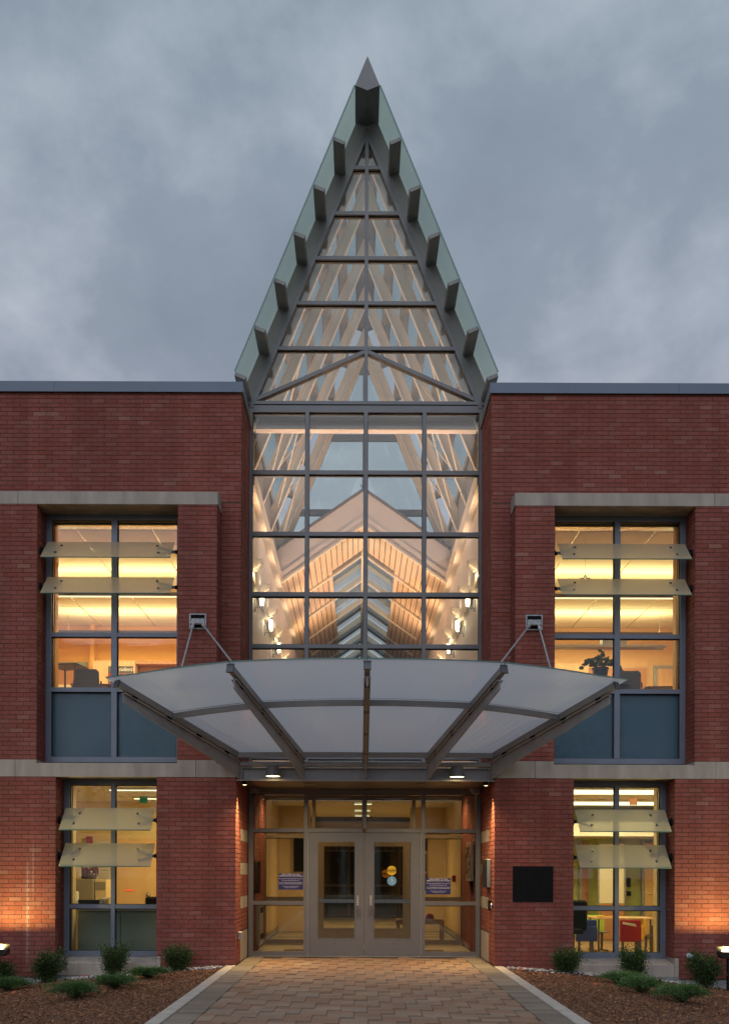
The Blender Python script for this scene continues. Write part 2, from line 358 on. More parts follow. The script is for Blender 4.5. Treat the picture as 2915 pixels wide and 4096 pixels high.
M['kerb'] = mat('pale_concrete_kerb', (0.42, 0.375, 0.33), 0.85, var=0.14, vscale=5, bump=0.4, bscale=40)
M['lawn'] = mat('distant_lawn', (0.045, 0.07, 0.025), 0.95, var=0.4, vscale=3)
M['orange'] = mat('orange_painted_wall', (0.82, 0.46, 0.11), 0.7, var=0.03, vscale=1)
M['tan'] = mat('tan_painted_wall', (0.76, 0.50, 0.24), 0.7, var=0.03, vscale=1)
M['cream'] = mat('cream_painted_wall', (0.78, 0.62, 0.34), 0.7, var=0.03, vscale=1)
M['lobby'] = mat('yellow_cream_lobby_wall', (0.76, 0.58, 0.33), 0.7, var=0.03, vscale=1)
M['green_wall'] = mat('olive_green_wall', (0.42, 0.48, 0.16), 0.7)
M['tile'] = mat('white_ceiling_tile', (0.78, 0.74, 0.64), 0.9, var=0.04, vscale=40)
M['tbar'] = mat('ceiling_grid_bar', (0.75, 0.72, 0.6), 0.25, 0.9)
M['wood'] = mat('light_maple_wood', (0.58, 0.36, 0.18), 0.45, var=0.12, vscale=3, stretch=(5, 5, 0.5))
M['wood_dark'] = mat('brown_door_wood', (0.42, 0.20, 0.09), 0.5, var=0.15, vscale=3, stretch=(5, 5, 0.5))
M['carpet'] = mat('brown_carpet', (0.30, 0.19, 0.10), 0.95, var=0.2, vscale=40)
M['plastic_tan'] = mat('taupe_chair_shell', (0.27, 0.21, 0.17), 0.5)
M['steel_leg'] = mat('grey_steel_leg', (0.14, 0.13, 0.13), 0.4, 0.5)
M['desk_dark'] = mat('dark_desk_top', (0.10, 0.085, 0.09), 0.45)
M['red'] = mat('red_cloth', (0.33, 0.012, 0.02), 0.85, bump=0.6, bscale=14)
M['blue'] = mat('blue_cloth', (0.05, 0.09, 0.35), 0.85, bump=0.6, bscale=14)
M['yellow'] = mat('yellow_cloth', (0.80, 0.48, 0.06), 0.85, bump=0.6, bscale=14)
M['lime'] = mat('lime_cloth', (0.42, 0.62, 0.06), 0.85, bump=0.6, bscale=14)
M['paper'] = mat('white_paper', (0.75, 0.72, 0.66), 0.8)
M['white_board'] = mat('whiteboard_surface', (0.72, 0.66, 0.50), 0.35)
M['grey_panel'] = mat('grey_green_panel', (0.26, 0.32, 0.27), 0.6)
M['cabinet'] = mat('grey_cabinet', (0.30, 0.26, 0.20), 0.5)
M['floor_tile'] = mat('pale_stone_floor_tile', (0.48, 0.42, 0.33), 0.35, var=0.15, vscale=2)
M['floor_dark'] = mat('dark_floor_inlay', (0.10, 0.085, 0.07), 0.4)
M['matting'] = mat('brown_entrance_mat', (0.16, 0.12, 0.085), 0.95, bump=0.5, bscale=200)
M['sign_blue'] = mat('navy_sign_board', (0.008, 0.018, 0.13), 0.5)
M['sign_white'] = mat('white_lettering', (0.75, 0.72, 0.78), 0.6)
M['sticker_yellow'] = mat('yellow_sticker', (0.85, 0.55, 0.03), 0.5)
M['sticker_orange'] = mat('amber_sticker', (0.60, 0.27, 0.02), 0.5)
M['sticker_blue'] = mat('light_blue_sticker', (0.13, 0.34, 0.60), 0.5)
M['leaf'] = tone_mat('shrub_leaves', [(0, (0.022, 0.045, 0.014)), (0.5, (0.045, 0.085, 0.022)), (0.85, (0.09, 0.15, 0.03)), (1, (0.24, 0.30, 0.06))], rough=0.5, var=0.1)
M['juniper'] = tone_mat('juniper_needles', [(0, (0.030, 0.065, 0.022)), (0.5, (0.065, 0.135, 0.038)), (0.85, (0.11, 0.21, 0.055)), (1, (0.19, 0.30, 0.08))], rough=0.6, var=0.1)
M['stem'] = mat('woody_stem', (0.10, 0.07, 0.045), 0.9, var=0.3)
M['dead_leaf'] = mat('fallen_orange_leaf', (0.36, 0.09, 0.03), 0.7, var=0.2, vscale=20)
M['camera_white'] = mat('pale_blue_camera_housing', (0.45, 0.53, 0.60), 0.35)
M['em_white'] = emit_mat('lit_fluorescent_tube', (1.0, 0.90, 0.55), 2.2)
M['em_warm'] = emit_mat('lit_warm_lamp', (1.0, 0.78, 0.42), 9.0)
M['em_pend'] = emit_mat('lit_pendant_lens', (1.0, 0.90, 0.52), 1.6)
M['em_sconce'] = emit_mat('lit_sconce_glass', (1.0, 0.85, 0.50), 14.0)
M['em_bollard'] = emit_mat('lit_bollard_lamp', (1.0, 0.85, 0.62), 9.0)
M['em_green'] = emit_mat('green_exit_sign_face', (0.05, 0.30, 0.10), 0.3)
M['em_orange'] = emit_mat('orange_exit_sign_face', (1.0, 0.35, 0.08), 0.7)
M['em_red'] = emit_mat('red_led_strip', (1.0, 0.12, 0.03), 1.2)

# ------------------------------------------------------------------ brick laying
CH = 0.0677; BL = 0.2032; MJ = 0.0095
FP, MW, WP, YG = 0.0, 0.43, 0.47, 1.78      # front plane, set-back wall plane, window plane, atrium glass plane
def lay(out, plane, c, nrm, u0, u1, z0, z1, zorg, uorg=0.0, holes=(), grp='far'):
    """bricks of one flat wall region. plane 'y': wall at Y=c, u is X. plane 'x': wall at X=c, u is Y. nrm is the sign of the facing normal."""
    k0 = math.floor((z0-zorg)/CH+1e-4); k1 = math.ceil((z1-zorg)/CH-1e-4)
    for k in range(k0, k1):
        a = zorg+k*CH+MJ/2; b = zorg+(k+1)*CH-MJ/2
        a, b = max(a, z0+0.001), min(b, z1-0.001)
        if b-a < 0.02: continue
        sh = (k % 2)*BL/2
        j0 = math.floor((u0-uorg-sh)/BL); j1 = math.ceil((u1-uorg-sh)/BL)
        for j in range(j0, j1):
            s = uorg+sh+j*BL
            l, r = max(s+MJ/2, u0), min(s+BL-MJ/2, u1)
            segs = [(l, r)]
            for (h0, h1, g0, g1) in holes:
                if b > g0+0.005 and a < g1-0.005:
                    ns = []
                    for (p, q) in segs:
                        if q <= h0 or p >= h1: ns.append((p, q)); continue
                        if p < h0: ns.append((p, h0))
                        if q > h1: ns.append((h1, q))
                    segs = ns
            for (p, q) in segs:
                if q-p > 0.022: out.append((plane, c+random.uniform(-0.0018, 0.0012)*nrm, nrm, p, q, a, b, min(0.999, max(0, random.betavariate(1.7, 2.6)+(0.22 if random.random() < 0.06 else 0))), grp))
BRD = 0.022
def brick_geo(mb, tones, b):
    plane, c, nrm, u0, u1, z0, z1, tone, g = b
    # 5 visible sides, normals outwards, a small chamfer is left out
    f, k = c, c-nrm*BRD
    if plane == 'y':
        P = lambda u, d, z: (u, d, z)
    else:
        P = lambda u, d, z: (d, u, z)
    vs = [P(u0, f, z0), P(u1, f, z0), P(u1, f, z1), P(u0, f, z1), P(u0, k, z0), P(u1, k, z0), P(u1, k, z1), P(u0, k, z1)]
    fs = [(0,1,2,3),(1,5,6,2),(5,4,7,6),(4,0,3,7),(3,2,6,7),(4,5,1,0)]
    if (plane == 'y' and nrm > 0) or (plane == 'x' and nrm < 0): fs = [x[::-1] for x in fs]
    mb.add(vs, fs); tones += [tone]*6
def tone_attr(me, tones):
    a = me.attributes.new('tone', 'FLOAT', 'FACE'); a.data.foreach_set('value', tones)
BM = {}
def brick_object(b, parent, m):
    plane, c, nrm, u0, u1, z0, z1, tone, g = b
    w = round(u1-u0, 3); h = round(z1-z0, 3); t = round(tone*15)/15
    key = (plane, nrm, w, h, t)
    if key not in BM:
        mb = MB(); tn = []
        brick_geo(mb, tn, (plane, 0, nrm, -w/2, w/2, -h/2, h/2, t, g))
        me = mb.mesh('brick', m, fix=False); tone_attr(me, tn); BM[key] = me
    o = bpy.data.objects.new('brick', BM[key]); COL.objects.link(o); o.parent = parent
    u, z = (u0+u1)/2, (z0+z1)/2
    p = Vector((u, c, z)) if plane == 'y' else Vector((c, u, z))
    o.location = p-off(parent)

def stone(parent, name, pts, axis, a0, a1, m='stone', bev=0.004):
    return MB().prism(pts, axis, a0, a1).build(name, M[m], parent, bevel=bev)

XO = 8.5
def wing(sx, label):
    root = thing('building_wing', label, 'building', (sx*3.5, 0.3, 0), 'brick wings either side of the glazed entrance')
    B = []
    zb = 2.868; za = 3.134
    def fr(c, x0, x1, z0, z1, zo, holes=(), grp='far', uorg=1.97):
        # lay on +X side and mirror
        o = []
        lay(o, 'y', c, -1, x0, x1, z0, z1, zo, uorg, holes, grp)
        for (pl, cc, n, u0, u1, a, b, t, g) in o:
            B.append((pl, cc, n, *( (u0, u1) if sx > 0 else (-u1, -u0)), a, b, t, g))
    def sd(x, facing, y0, y1, z0, z1, zo, holes=(), uorg=0.0):
        # facing: +1 means the normal points away from the entrance axis
        o = []
        lay(o, 'x', sx*x, sx*facing, y0, y1, z0, z1, zo, uorg, holes)
        B.extend(o)
    # lower storey front with the window opening; bottom steps down with the ground
    fr(FP, 1.97, XO, -0.19, zb, zb-60*CH, [(3.17, 4.71, -0.2, 3.0), (3.10, 4.78, -0.3, 0.135)], 'near')
    sd(3.17, 1, 0.0, WP, 0.13, zb, zb-60*CH); sd(4.71, -1, 0.0, WP, 0.13, zb, zb-60*CH)
    # entrance reveal with stone blocks, running on as the vestibule side wall
    qz = [(1.92, 2.123), (1.378, 1.581), (0.837, 1.04), (0.0, 0.472)]
    sd(1.97, -1, 0.0, YG-0.004, 0.0, zb, zb-60*CH, [(0.69, YG, a, b) for a, b in qz])
    sd(1.95, -1, YG+0.07, 4.78, 0.0, 2.95, zb-60*CH)
    # upper bay piers
    fr(FP, 2.27, 2.865, za, 7.02, za, uorg=2.27); fr(FP, 5.005, XO, za, 7.02, za, uorg=5.005)
    sd(2.27, -1, 0.0, MW, za, 7.02, za); sd(2.865, 1, 0.0, WP, za, 7.02, za); sd(5.005, -1, 0.0, WP, za, 7.02, za)
    # set-back wall beside the atrium and above the lintel
    fr(MW, 1.955, 2.27, za, 7.22, za, uorg=1.955)
    fr(MW, 1.955, XO, 7.22, 8.93, za, uorg=1.955)
    sd(1.955, -1, MW, YG-0.004, za, 8.93, za)
    near = [b for b in B if b[8] == 'near']
    near.sort(key=lambda b: ((b[3]+b[4])/2+0.106)**2+((b[5]+b[6])/2-1.44)**2)
    pick = set(id(b) for b in near[:300])
    for b in near[:300]: brick_object(b, root, M['brick'])
    mb = MB(); tn = []
    for b in B:
        if id(b) not in pick: brick_geo(mb, tn, b)
    o = bpy.data.objects.new('brickwork', mb.mesh('brickwork', M['brick'], fix=False)); COL.objects.link(o); o.parent = root; o.location = -off(root)
    tone_attr(o.data, tn); o['kind'] = 'stuff'
    # mortar backing / wall cores
    mo = MB(); r = 0.0055
    def bx(x0, x1, y0, y1, z0, z1): mo.box(sx*x0, sx*x1, y0, y1, z0, z1)
    bx(1.97+r, 3.17-r, r, 0.40, -0.19, zb); bx(4.71+r, XO, r, 0.40, -0.19, zb)
    bx(1.97+r, 2.12, 0.40, YG+0.05, -0.19, 2.95); bx(1.95+r, 2.12, YG+0.055, 4.78, -0.1, 2.95)
    bx(2.12, 3.17-r, 0.40, WP+0.2, -0.19, zb); bx(4.71+r, 4.95, 0.40, WP+0.2, -0.19, zb)
    bx(2.27+r, 2.865-r, r, WP+0.2, za, 7.02); bx(5.005+r, XO, r, WP+0.2, za, 7.02)
    bx(1.955+r, 2.27+r, MW+r, MW+0.25, za, 8.92); bx(2.27+r, XO, MW+r, MW+0.25, 7.20, 8.92)
    bx(1.955+r, 2.10, MW+0.25, YG+0.02, za, 8.92)
    mo.build('wall_core', M['mortar'], root, fix=False)
    # reveal stone blocks
    for a, b in qz:
        MB().box(sx*(1.972), sx*2.0, 0.69+0.005, YG-0.004, a+0.005, b-0.005).build('stone_block', M['stone'], root, bevel=0.003)
    # stone band over the lower storey
    zf = 3.078
    def band(x0, x1, full):
        pts = [(0.0, zb+0.004), (0.46, zb+0.004), (0.46, za-0.002), (0.0, za-0.002 if full else zf)]
        g0, g1 = (0.003 if x0 in (2.58, 5.33, 6.9) else 0.0003), (0.003 if x1 in (2.58, 5.33, 6.9) else 0.0003)
        stone(root, 'band_stone', pts, 'x', sx*(x0+g0), sx*(x1-g1), bev=0)
    band(1.97, 2.27, False); band(2.27, 2.58, True); band(2.58, 2.865, True)
    band(2.865, 5.005, False); band(5.005, 5.33, True); band(5.33, 6.9, True); band(6.9, XO, True)
    # return of the band into the entrance recess
    MB().box(sx*1.97, sx*2.12, 0.47, 1.02, zb+0.004, za-0.002).build('band_stone', M['stone'], root, bevel=0.004)
    # lintel stones
    for x0, x1 in ((2.255, 5.30), (5.30, XO)):
        pts = [(-0.004, 7.022), (0.47, 7.022), (0.47, 7.25), (0.0, 7.218)]
        stone(root, 'lintel_stone', pts, 'x', sx*(x0+0.003), sx*(x1-0.003))
    # sill under the lower window: sloping top, ears at both ends
    pts = [(-0.012, -0.155), (0.46, -0.155), (0.46, 0.098), (0.0, 0.036)]
    stone(root, 'window_sill', pts, 'x', sx*3.17, sx*4.71)
    for x0, x1 in ((3.105, 3.168), (4.712, 4.775)):
        stone(root, 'sill_end_stone', [(-0.012, -0.155), (0.45, -0.155), (0.45, 0.133), (-0.012, 0.133)], 'x', sx*x0, sx*x1)
    MB().box(sx*2.15, sx*XO, 0.012, 0.40, -0.75, -0.19).build('footing', M['conc'], root)
    MB().box(sx*3.10, sx*4.78, -0.006, 0.39, -0.19, -0.158).build('footing_ledge', M['conc'], root)
    # coping with its returns and drip line
    for x0, x1 in ((1.93, 4.87), (4.874, XO)):
        cp = MB().box(sx*x0, sx*x1, MW-0.03, MW+0.42, 8.93, 9.085); cp.box(sx*x0, sx*x1, MW-0.042, MW-0.03, 8.918, 8.935)
        cp.build('coping', M['coping'], root)
    MB().box(sx*1.93, sx*2.09, MW+0.421, YG+0.03, 8.93, 9.085).build('coping', M['purlin'], root)
    MB().box(sx*2.11, sx*XO, MW+0.43, 12.0, 8.75, 8.86).build('roof', M['conc'], root)  # unseen slab, added to cap the light over the rooms
    MB().box(sx*(XO-0.01), sx*(XO+0.1), 0.02, 12.0, -0.5, 8.9).build('end_light_block', M['mortar'], root)  # unseen closing wall, added to block light from the side
    # corner flashing beside the atrium frame
    MB().box(sx*1.945, sx*1.965, YG-0.05, YG+0.0, 3.2, 9.1).build('corner_flashing', M['frame'], root)

    def window(x0, x1, z0, z1, rails, mw, spandrel_below=None):
        f = MB(); y0, y1 = WP-0.02, WP+0.11; J = 0.085
        X = lambda v: sx*v
        f.box(X(x0), X(x0+J), y0, y1, z0, z1); f.box(X(x1-J), X(x1), y0, y1, z0, z1)
        f.box(X(x0+J), X(x1-J), y0, y1, z1-0.08, z1); f.box(X(x0+J), X(x1-J), y0, y1, z0, z0+0.085)
        f.box(X(x0), X(x1), y0-0.012, y0-0.001, z0, z0+0.018)
        w = f.build('window', M['frame'], root)
        c = (x0+x1)/2
        MB().box(X(c-mw/2), X(c+mw/2), y0-0.004, y1-0.003, z0+0.086, z1-0.081).build('mullion', M['frame'], w)
        for (a, b) in rails:
            for (p, q) in ((x0+J, c-mw/2), (c+mw/2, x1-J)):
                MB().box(X(p+0.001), X(q-0.001), y0+0.002, y1-0.004, a, b).build('transom_bar', M['frame'], w)
        edges = [z0+0.085]+[v for r_ in rails for v in r_]+[z1-0.08]
        for i in range(0, len(edges), 2):
            a, b = edges[i], edges[i+1]
            for (p, q) in ((x0+J, c-mw/2), (c+mw/2, x1-J)):
                g = MB(); t = 0.014
                g.box(X(p), X(q), y0+0.045, y0+0.06, b-t, b); g.box(X(p), X(q), y0+0.045, y0+0.06, a, a+t*0.6)
                g.box(X(p), X(p+t), y0+0.045, y0+0.06, a, b); g.box(X(q-t), X(q), y0+0.045, y0+0.06, a, b)
                g.build('gasket', M['gasket'], w, fix=False)
                MB().box(X(p+0.004), X(q-0.004), y0+0.062, y0+0.070, a+0.004, b-0.004).build('pane', M['clear_skin'] if (spandrel_below and b <= spandrel_below) else M['glass'], w)
                if spandrel_below and b <= spandrel_below:
                    MB().box(X(p+0.004), X(q-0.004), y0+0.078, y0+0.10, a+0.004, b-0.004).build('spandrel_panel', M['spandrel'], w)
        return w
    window(2.867, 5.003, 3.14, 7.02, [(4.244, 4.312), (5.106, 5.172)], 0.087, 4.25)
    window(3.172, 4.708, 0.10, 2.868, [(0.848, 0.912)], 0.062)

    def blade(xa, xb, zt, zbm, yt=0.30, yb=-0.07):
        # xa..xb clear width, a tilted slab of frosted glass held by forked arms from pivots in the reveals
        X = lambda v: sx*v
        a, b = Vector((X(xa), yb, zbm)), Vector((X(xb), yb, zbm)); c, d = Vector((X(xb), yt, zt)), Vector((X(xa), yt, zt))
        n = (b-a).cross(d-a).normalized()
        if n.y > 0: n = -n
        s = MB().plate(a, b, c, d, 0.012, n).build('sunshade_blade', M['blade_glass'], root); one_face(s, n, M['clear_skin'])
        e = MB(); e.plate(a-Vector((0, 0.0, 0.003)), b-Vector((0, 0, 0.003)), b+(c-b)*0.006, a+(d-a)*0.006, 0.013, n)
        e.build('glass_edge', M['edge_glass'], s)
        up = (d-a)
        for side in (0, 1):
            xe = xa if side == 0 else xb; inw = 1 if side == 0 else -1
            wallx = (3.172 if xa < 3.4 and xb < 4.75 else 2.867) if side == 0 else (4.708 if xb < 4.75 else 5.003)
            piv = Vector((X(wallx - (0.0 if side else 0.0)), (yt+yb)/2+0.055, (zt+zbm)/2-0.01))
            boss = MB().tube(piv, piv+Vector((X(inw*0.035), 0, 0)), 0.068, 0.055, 14); boss.tube(piv+Vector((X(inw*0.03), 0, 0)), piv+Vector((X(inw*0.075), 0, 0)), 0.03, 0.028, 12)
            boss.build('pivot_boss', M['black'], s)
            hub = piv+Vector((X(inw*0.07), -0.01, 0))
            arm = MB(); bolts = []
            for f_, dd in ((0.27, 0.20), (0.73, 0.25)):
                q = a*0 + Vector((X(xe+inw*(dd)), 0, 0)); q.y = (a+up*f_).y; q.z = (a+up*f_).z
                back = q-n*0.015
                arm.bar(hub, back, 0.034, 0.03); bolts.append((q, n))
            arm.build('bracket_arm', M['bracket'], s)
            for q, nn in bolts:
                MB().tube(q+nn*0.010, q+nn*0.026, 0.024, 0.018, 12).build('bolt', M['chrome'], s)
    blade(2.965, 4.935, 6.53, 6.19); blade(2.965, 4.935, 5.985, 5.645)
    blade(3.25, 4.64, 2.405, 2.055); blade(3.25, 4.64, 1.858, 1.503)
    return root
wing_l = wing(-1, 'left brick wing with a lit orange room upstairs and an office below')
wing_r = wing(1, 'right brick wing with a potted plant upstairs and a black wall panel')

# ------------------------------------------------------------------ storefront and glazed wall of the atrium
ms = [-1.955, -0.99, 0.0, 0.99, 1.955]
cw = thing('atrium_glazing', 'tall grey framed glass wall with pointed gable above the entrance canopy', 'glass wall', (0, YG, 2.87))
mf = M['atrium_frame']
def clip(poly, a, b, c):
    """keep a*x+b*z<=c"""
    out = []
    for i in range(len(poly)):
        p, q = poly[i], poly[(i+1) % len(poly)]
        dp, dq = a*p[0]+b*p[1]-c, a*q[0]+b*q[1]-c
        if dp <= 0: out.append(p)
        if (dp < 0 < dq) or (dq < 0 < dp):
            t = dp/(dp-dq); out.append((p[0]+(q[0]-p[0])*t, p[1]+(q[1]-p[1])*t))
    return out
SL = 2.41; AP = 14.63; CS = 1/math.sqrt(1+SL*SL)   # roof slope, apex of the outer face, cos
def roofx(z, perp=0.0): return (AP-z)/SL - perp/(SL*CS)
# vertical part
VR = [(3.34, 3.41), (4.30, 4.37), (5.217, 5.285), (6.092, 6.165), (7.116, 7.184), (8.158, 8.225)]
for x in (-1.955, 1.955): MB().box(x-0.04, x+0.04, YG-0.03, YG+0.12, 2.872, 9.30).build('jamb', mf, cw)
for x in (-0.99, 0, 0.99): MB().box(x-0.033, x+0.033, YG-0.034, YG+0.12, 2.872, 9.207).build('mullion', mf, cw)
for a, b in VR+[(9.21, 9.325), (2.872, 2.94)]:
    for i in range(4):
        p, q = ms[i]+0.0335 if i else ms[0]+0.041, ms[i+1]-0.0335 if i < 3 else ms[4]-0.041
        if a > 9: continue
        MB().box(p, q, YG-0.03, YG+0.115, a, b).build('transom_bar', mf, cw)
MB().box(-1.914, 1.914, YG-0.03, YG+0.115, 9.208, 9.322).build('transom_bar', mf, cw)
MB().box(-1.93, 1.93, YG-0.045, YG+0.10, 9.335, 9.39).build('gable_sill', mf, cw)
MB().box(-1.95, 1.95, YG-0.02, YG+0.08, 9.3225, 9.3345).build('shadow_gap', M['gasket'], cw)
ed = [2.94]+[v for r_ in VR for v in r_]+[9.208]
for k in range(0, len(ed), 2):
    for i in range(4):
        p = ms[i]+0.034 if i else ms[0]+0.041; q = ms[i+1]-0.034 if i < 3 else ms[4]-0.041
        MB().box(p+0.002, q-0.002, YG+0.03, YG+0.038, ed[k]+0.002, ed[k+1]-0.002).build('pane', M['glass_upper'], cw)
        g = MB(); g.box(p, q, YG+0.012, YG+0.028, ed[k+1]-0.016, ed[k+1]); g.box(p, p+0.006, YG+0.012, YG+0.028, ed[k], ed[k+1]); g.box(q-0.006, q, YG+0.012, YG+0.028, ed[k], ed[k+1])
        g.build('gasket', M['gasket'], cw, fix=False)
# gable
GR = [13.345, 12.576, 11.816, 11.056, 10.29]
def slope_bar(p0, p1, y0, y1, z0, z1, sx):
    """bar that follows the roof slope between two perpendicular offsets"""
    pts = [(sx*roofx(z0, p0), z0), (sx*roofx(z0, p1), z0), (sx*roofx(z1, p1), z1), (sx*roofx(z1, p0), z1)]
    return MB().prism(pts, 'y', y0, y1)
zt0 = AP-0.23/CS; zt1 = AP-0.295/CS
for s in (-1, 1):
    pts = [(s*roofx(9.28, 0.23), 9.28), (s*roofx(9.28, 0.295), 9.28), (s*0.001, zt1-0.02), (s*0.001, zt0)]
    MB().prism(pts, 'y', YG-0.04, YG+0.11).build('rake_frame', mf, cw)
    # grey closure board between frame and roof glass
    pts = [(s*roofx(9.35, 0.02), 9.35), (s*roofx(9.35, 0.228), 9.35), (s*0.001, zt0+0.002), (s*0.001, 14.12), (s*roofx(14.12, 0.02), 14.12)]
    MB().prism(pts, 'y', YG+0.01, YG+0.05).build('rake_board', M['purlin'], cw)
    # diagonal braces in the lowest panes
    MB().bar((s*0.03, YG+0.035, 10.235), (s*1.86, YG+0.035, 9.425), 0.13, 0.06, up=(0, 0, 1)).build('diagonal_bar', mf, cw)
MB().box(-0.03, 0.03, YG-0.045, YG+0.10, 9.391, 13.86).build('mullion', mf, cw)
for z in GR:
    for s in (-1, 1):
        xa = roofx(z, 0.293)
        MB().prism([(s*0.031, z-0.03), (s*(roofx(z-0.03, 0.293)), z-0.03), (s*(roofx(z+0.03, 0.293)), z+0.03), (s*0.031, z+0.03)], 'y', YG-0.035, YG+0.10).build('transom_bar', mf, cw)
lv = [9.39]+sorted(GR)+[13.9]
for i in range(len(lv)-1):
    z0, z1 = lv[i]+(0.032 if i else 0.002), lv[i+1]-0.032
    for s in (-1, 1):
        poly = [(0.032, z0), (2.2, z0), (2.2, z1), (0.032, z1)]
        c = AP-0.293/CS-0.004
        poly = clip(poly, SL, 1, c)
        if len(poly) < 3: continue
        poly = [(s*x, z) for x, z in poly]
        MB().prism(poly, 'y', YG+0.03, YG+0.038).build('pane', M['glass_upper'], cw)
        top = max(z for x, z in poly); xm = max(abs(x) for x, z in poly if z > top-0.001)
        if xm > 0.1: MB().box(s*0.032, s*xm, YG+0.012, YG+0.028, top-0.016, top).build('gasket', M['gasket'], cw, fix=False)

# ------------------------------------------------------------------ steep glass roof
rf = thing('glass_roof', 'steep pointed glass roof with projecting metal purlins over the atrium', 'roof', (0, 5, 9.3))
YA, YB = 1.02, 8.6
PZ = [13.35, 12.58, 11.82, 11.06, 10.29, 9.53]
for s in (-1, 1):
    for z in PZ:
        t = Vector((-1, SL)).normalized()   # on the +x side going up the slope
        n = Vector((-SL, -1)).normalized()
        P = Vector((roofx(z), z))
        q = [P, P+n*0.185, P+n*0.185-t*0.058, P-t*0.058]
        MB().prism([(s*v.x, v.y) for v in q], 'y', YA, YB).build('purlin', M['purlin'], rf, bevel=0.002)
    edges = [14.17]+PZ
    ys = [YA-0.03, 3.2, 4.95, 6.7, 8.45]
    for i in range(len(edges)-1):
        for j in range(len(ys)-1):
            za, zb_ = edges[i]-0.004, edges[i+1]+0.004
            o1 = -0.004; o2 = -0.020
            pts = [(s*roofx(za, o1), za), (s*roofx(za, o2), za), (s*roofx(zb_, o2), zb_), (s*roofx(zb_, o1), zb_)]
            p = MB().prism(pts, 'y', ys[j]+0.006, ys[j+1]-0.006).build('roof_pane', M['roof_glass'] if j == 0 else M['roof_glass_in'], rf); one_face(p, (-s*SL, 0, -1), M['clear_skin'])
            if j == 0:
                pts = [(s*roofx(za, -0.001), za), (s*roofx(za, -0.022), za), (s*roofx(zb_, -0.022), zb_), (s*roofx(zb_, -0.001), zb_)]
                MB().prism(pts, 'y', ys[0]-0.003, ys[0]+0.005).build('glass_edge', M['edge_glass'], p)
    MB().box(s*2.02, s*2.10, YG+0.1, YB, 8.70, 9.46).build('roof_curb', M['purlin'], rf)
MB().prism([(0, AP+0.01), (0.2, 14.16), (0, 14.08), (-0.2, 14.16)], 'y', YA-0.03, YB).build('ridge_beam', M['atrium_frame'], rf, bevel=0.003)
RY = [2.02, 3.2, 4.95, 6.7, 8.45]
for y in RY:
    for s in (-1, 1):
        ptop0 = AP-0.205/CS; ptop1 = AP-0.365/CS
        pts = [(s*roofx(8.76, 0.205), 8.76), (s*roofx(8.76, 0.365), 8.76), (s*0.002, ptop1), (s*0.002, ptop0)]
        rm_ = MB().prism(pts, 'y', y-0.018, y+0.018)
        for pa, pb in ((0.188, 0.2045), (0.3655, 0.383)):
            rm_.prism([(s*roofx(8.76, pa), 8.76), (s*roofx(8.76, pb), 8.76), (s*0.002, AP-pb/CS), (s*0.002, AP-pa/CS)], 'y', y-0.055, y+0.055)
        rm_.build('rafter', M['white'], rf, fix=True)
for y in (2.6, 4.08, 5.82, 7.57):
    for s in (-1, 1):
        pts = [(s*roofx(9.5, 0.012), 9.5), (s*roofx(9.5, 0.075), 9.5), (s*roofx(14.1, 0.075), 14.1), (s*roofx(14.1, 0.012), 14.1)]
        MB().prism(pts, 'y', y-0.028, y+0.028).build('glazing_bar', M['white'], rf)
for s in (-1, 1):     # thin cross bracing in the roof plane and the longitudinal eave beam
    for a, b in zip(RY[1:], RY[2:]):
        for z0, z1 in ((9.3, 11.2), (11.2, 9.3)):
            MB().tube((s*(roofx(z0, 0.31)), a, z0), (s*(roofx(z1, 0.31)), b, z1), 0.017, n=8).build('brace_rod', M['white'], rf)
    MB().box(s*1.90, s*2.02, 1.95, 8.45, 8.05, 8.36).build('eave_beam', M['white'], rf, bevel=0.003)
    MB().box(s*1.96, s*2.015, 1.95, 8.45, 6.55, 6.72).build('wall_ledge', M['white'], rf)
MB().box(-1.9, 1.9, 2.07, 2.19, 9.03, 9.30).build('cross_beam', M['fascia_pink'], rf)
MB().box(-1.9, 1.9, 2.02, 2.068, 9.03, 9.09).build('cross_beam_flange', M['white'], rf)
MB().box(-1.9, 1.9, 2.03, 2.068, 9.18, 9.24).build('cross_beam_flange', M['white'], rf)
# rear gable: frame and glass
rg = thing('rear_gable_glazing', 'dark barred rear glass gable behind the atrium rafters', 'glass wall', (0, YB, 9))
rb = MB()
for z in (13.2, 11.63, 9.87):
    rb2 = MB().box(-roofx(z, 0.43), roofx(z, 0.43), YB-0.01, YB+0.09, z-0.07, z+0.07).build('transom_bar', mf, rg)
MB().box(-0.035, 0.035, YB-0.015, YB+0.10, 10.33, 13.5).build('mullion', mf, rg)
for s in (-1, 1):
    pts = [(s*roofx(8.76, 0.2), 8.76), (s*roofx(8.76, 0.46), 8.76), (s*0.001, AP-0.46/CS), (s*0.001, AP-0.2/CS)]
    MB().prism(pts, 'y', YB-0.02, YB+0.10).build('rake_frame', M['white'], rg)
    poly = clip([(0.04, 9.0), (2.4, 9.0), (2.4, 13.6), (0.04, 13.6)], SL, 1, AP-0.46/CS)
    MB().prism([(s*x, z) for x, z in poly], 'y', YB+0.04, YB+0.048).build('pane', glass_mat('rear_gable_glass', (0.94, 0.985, 0.97), 0.6), rg)

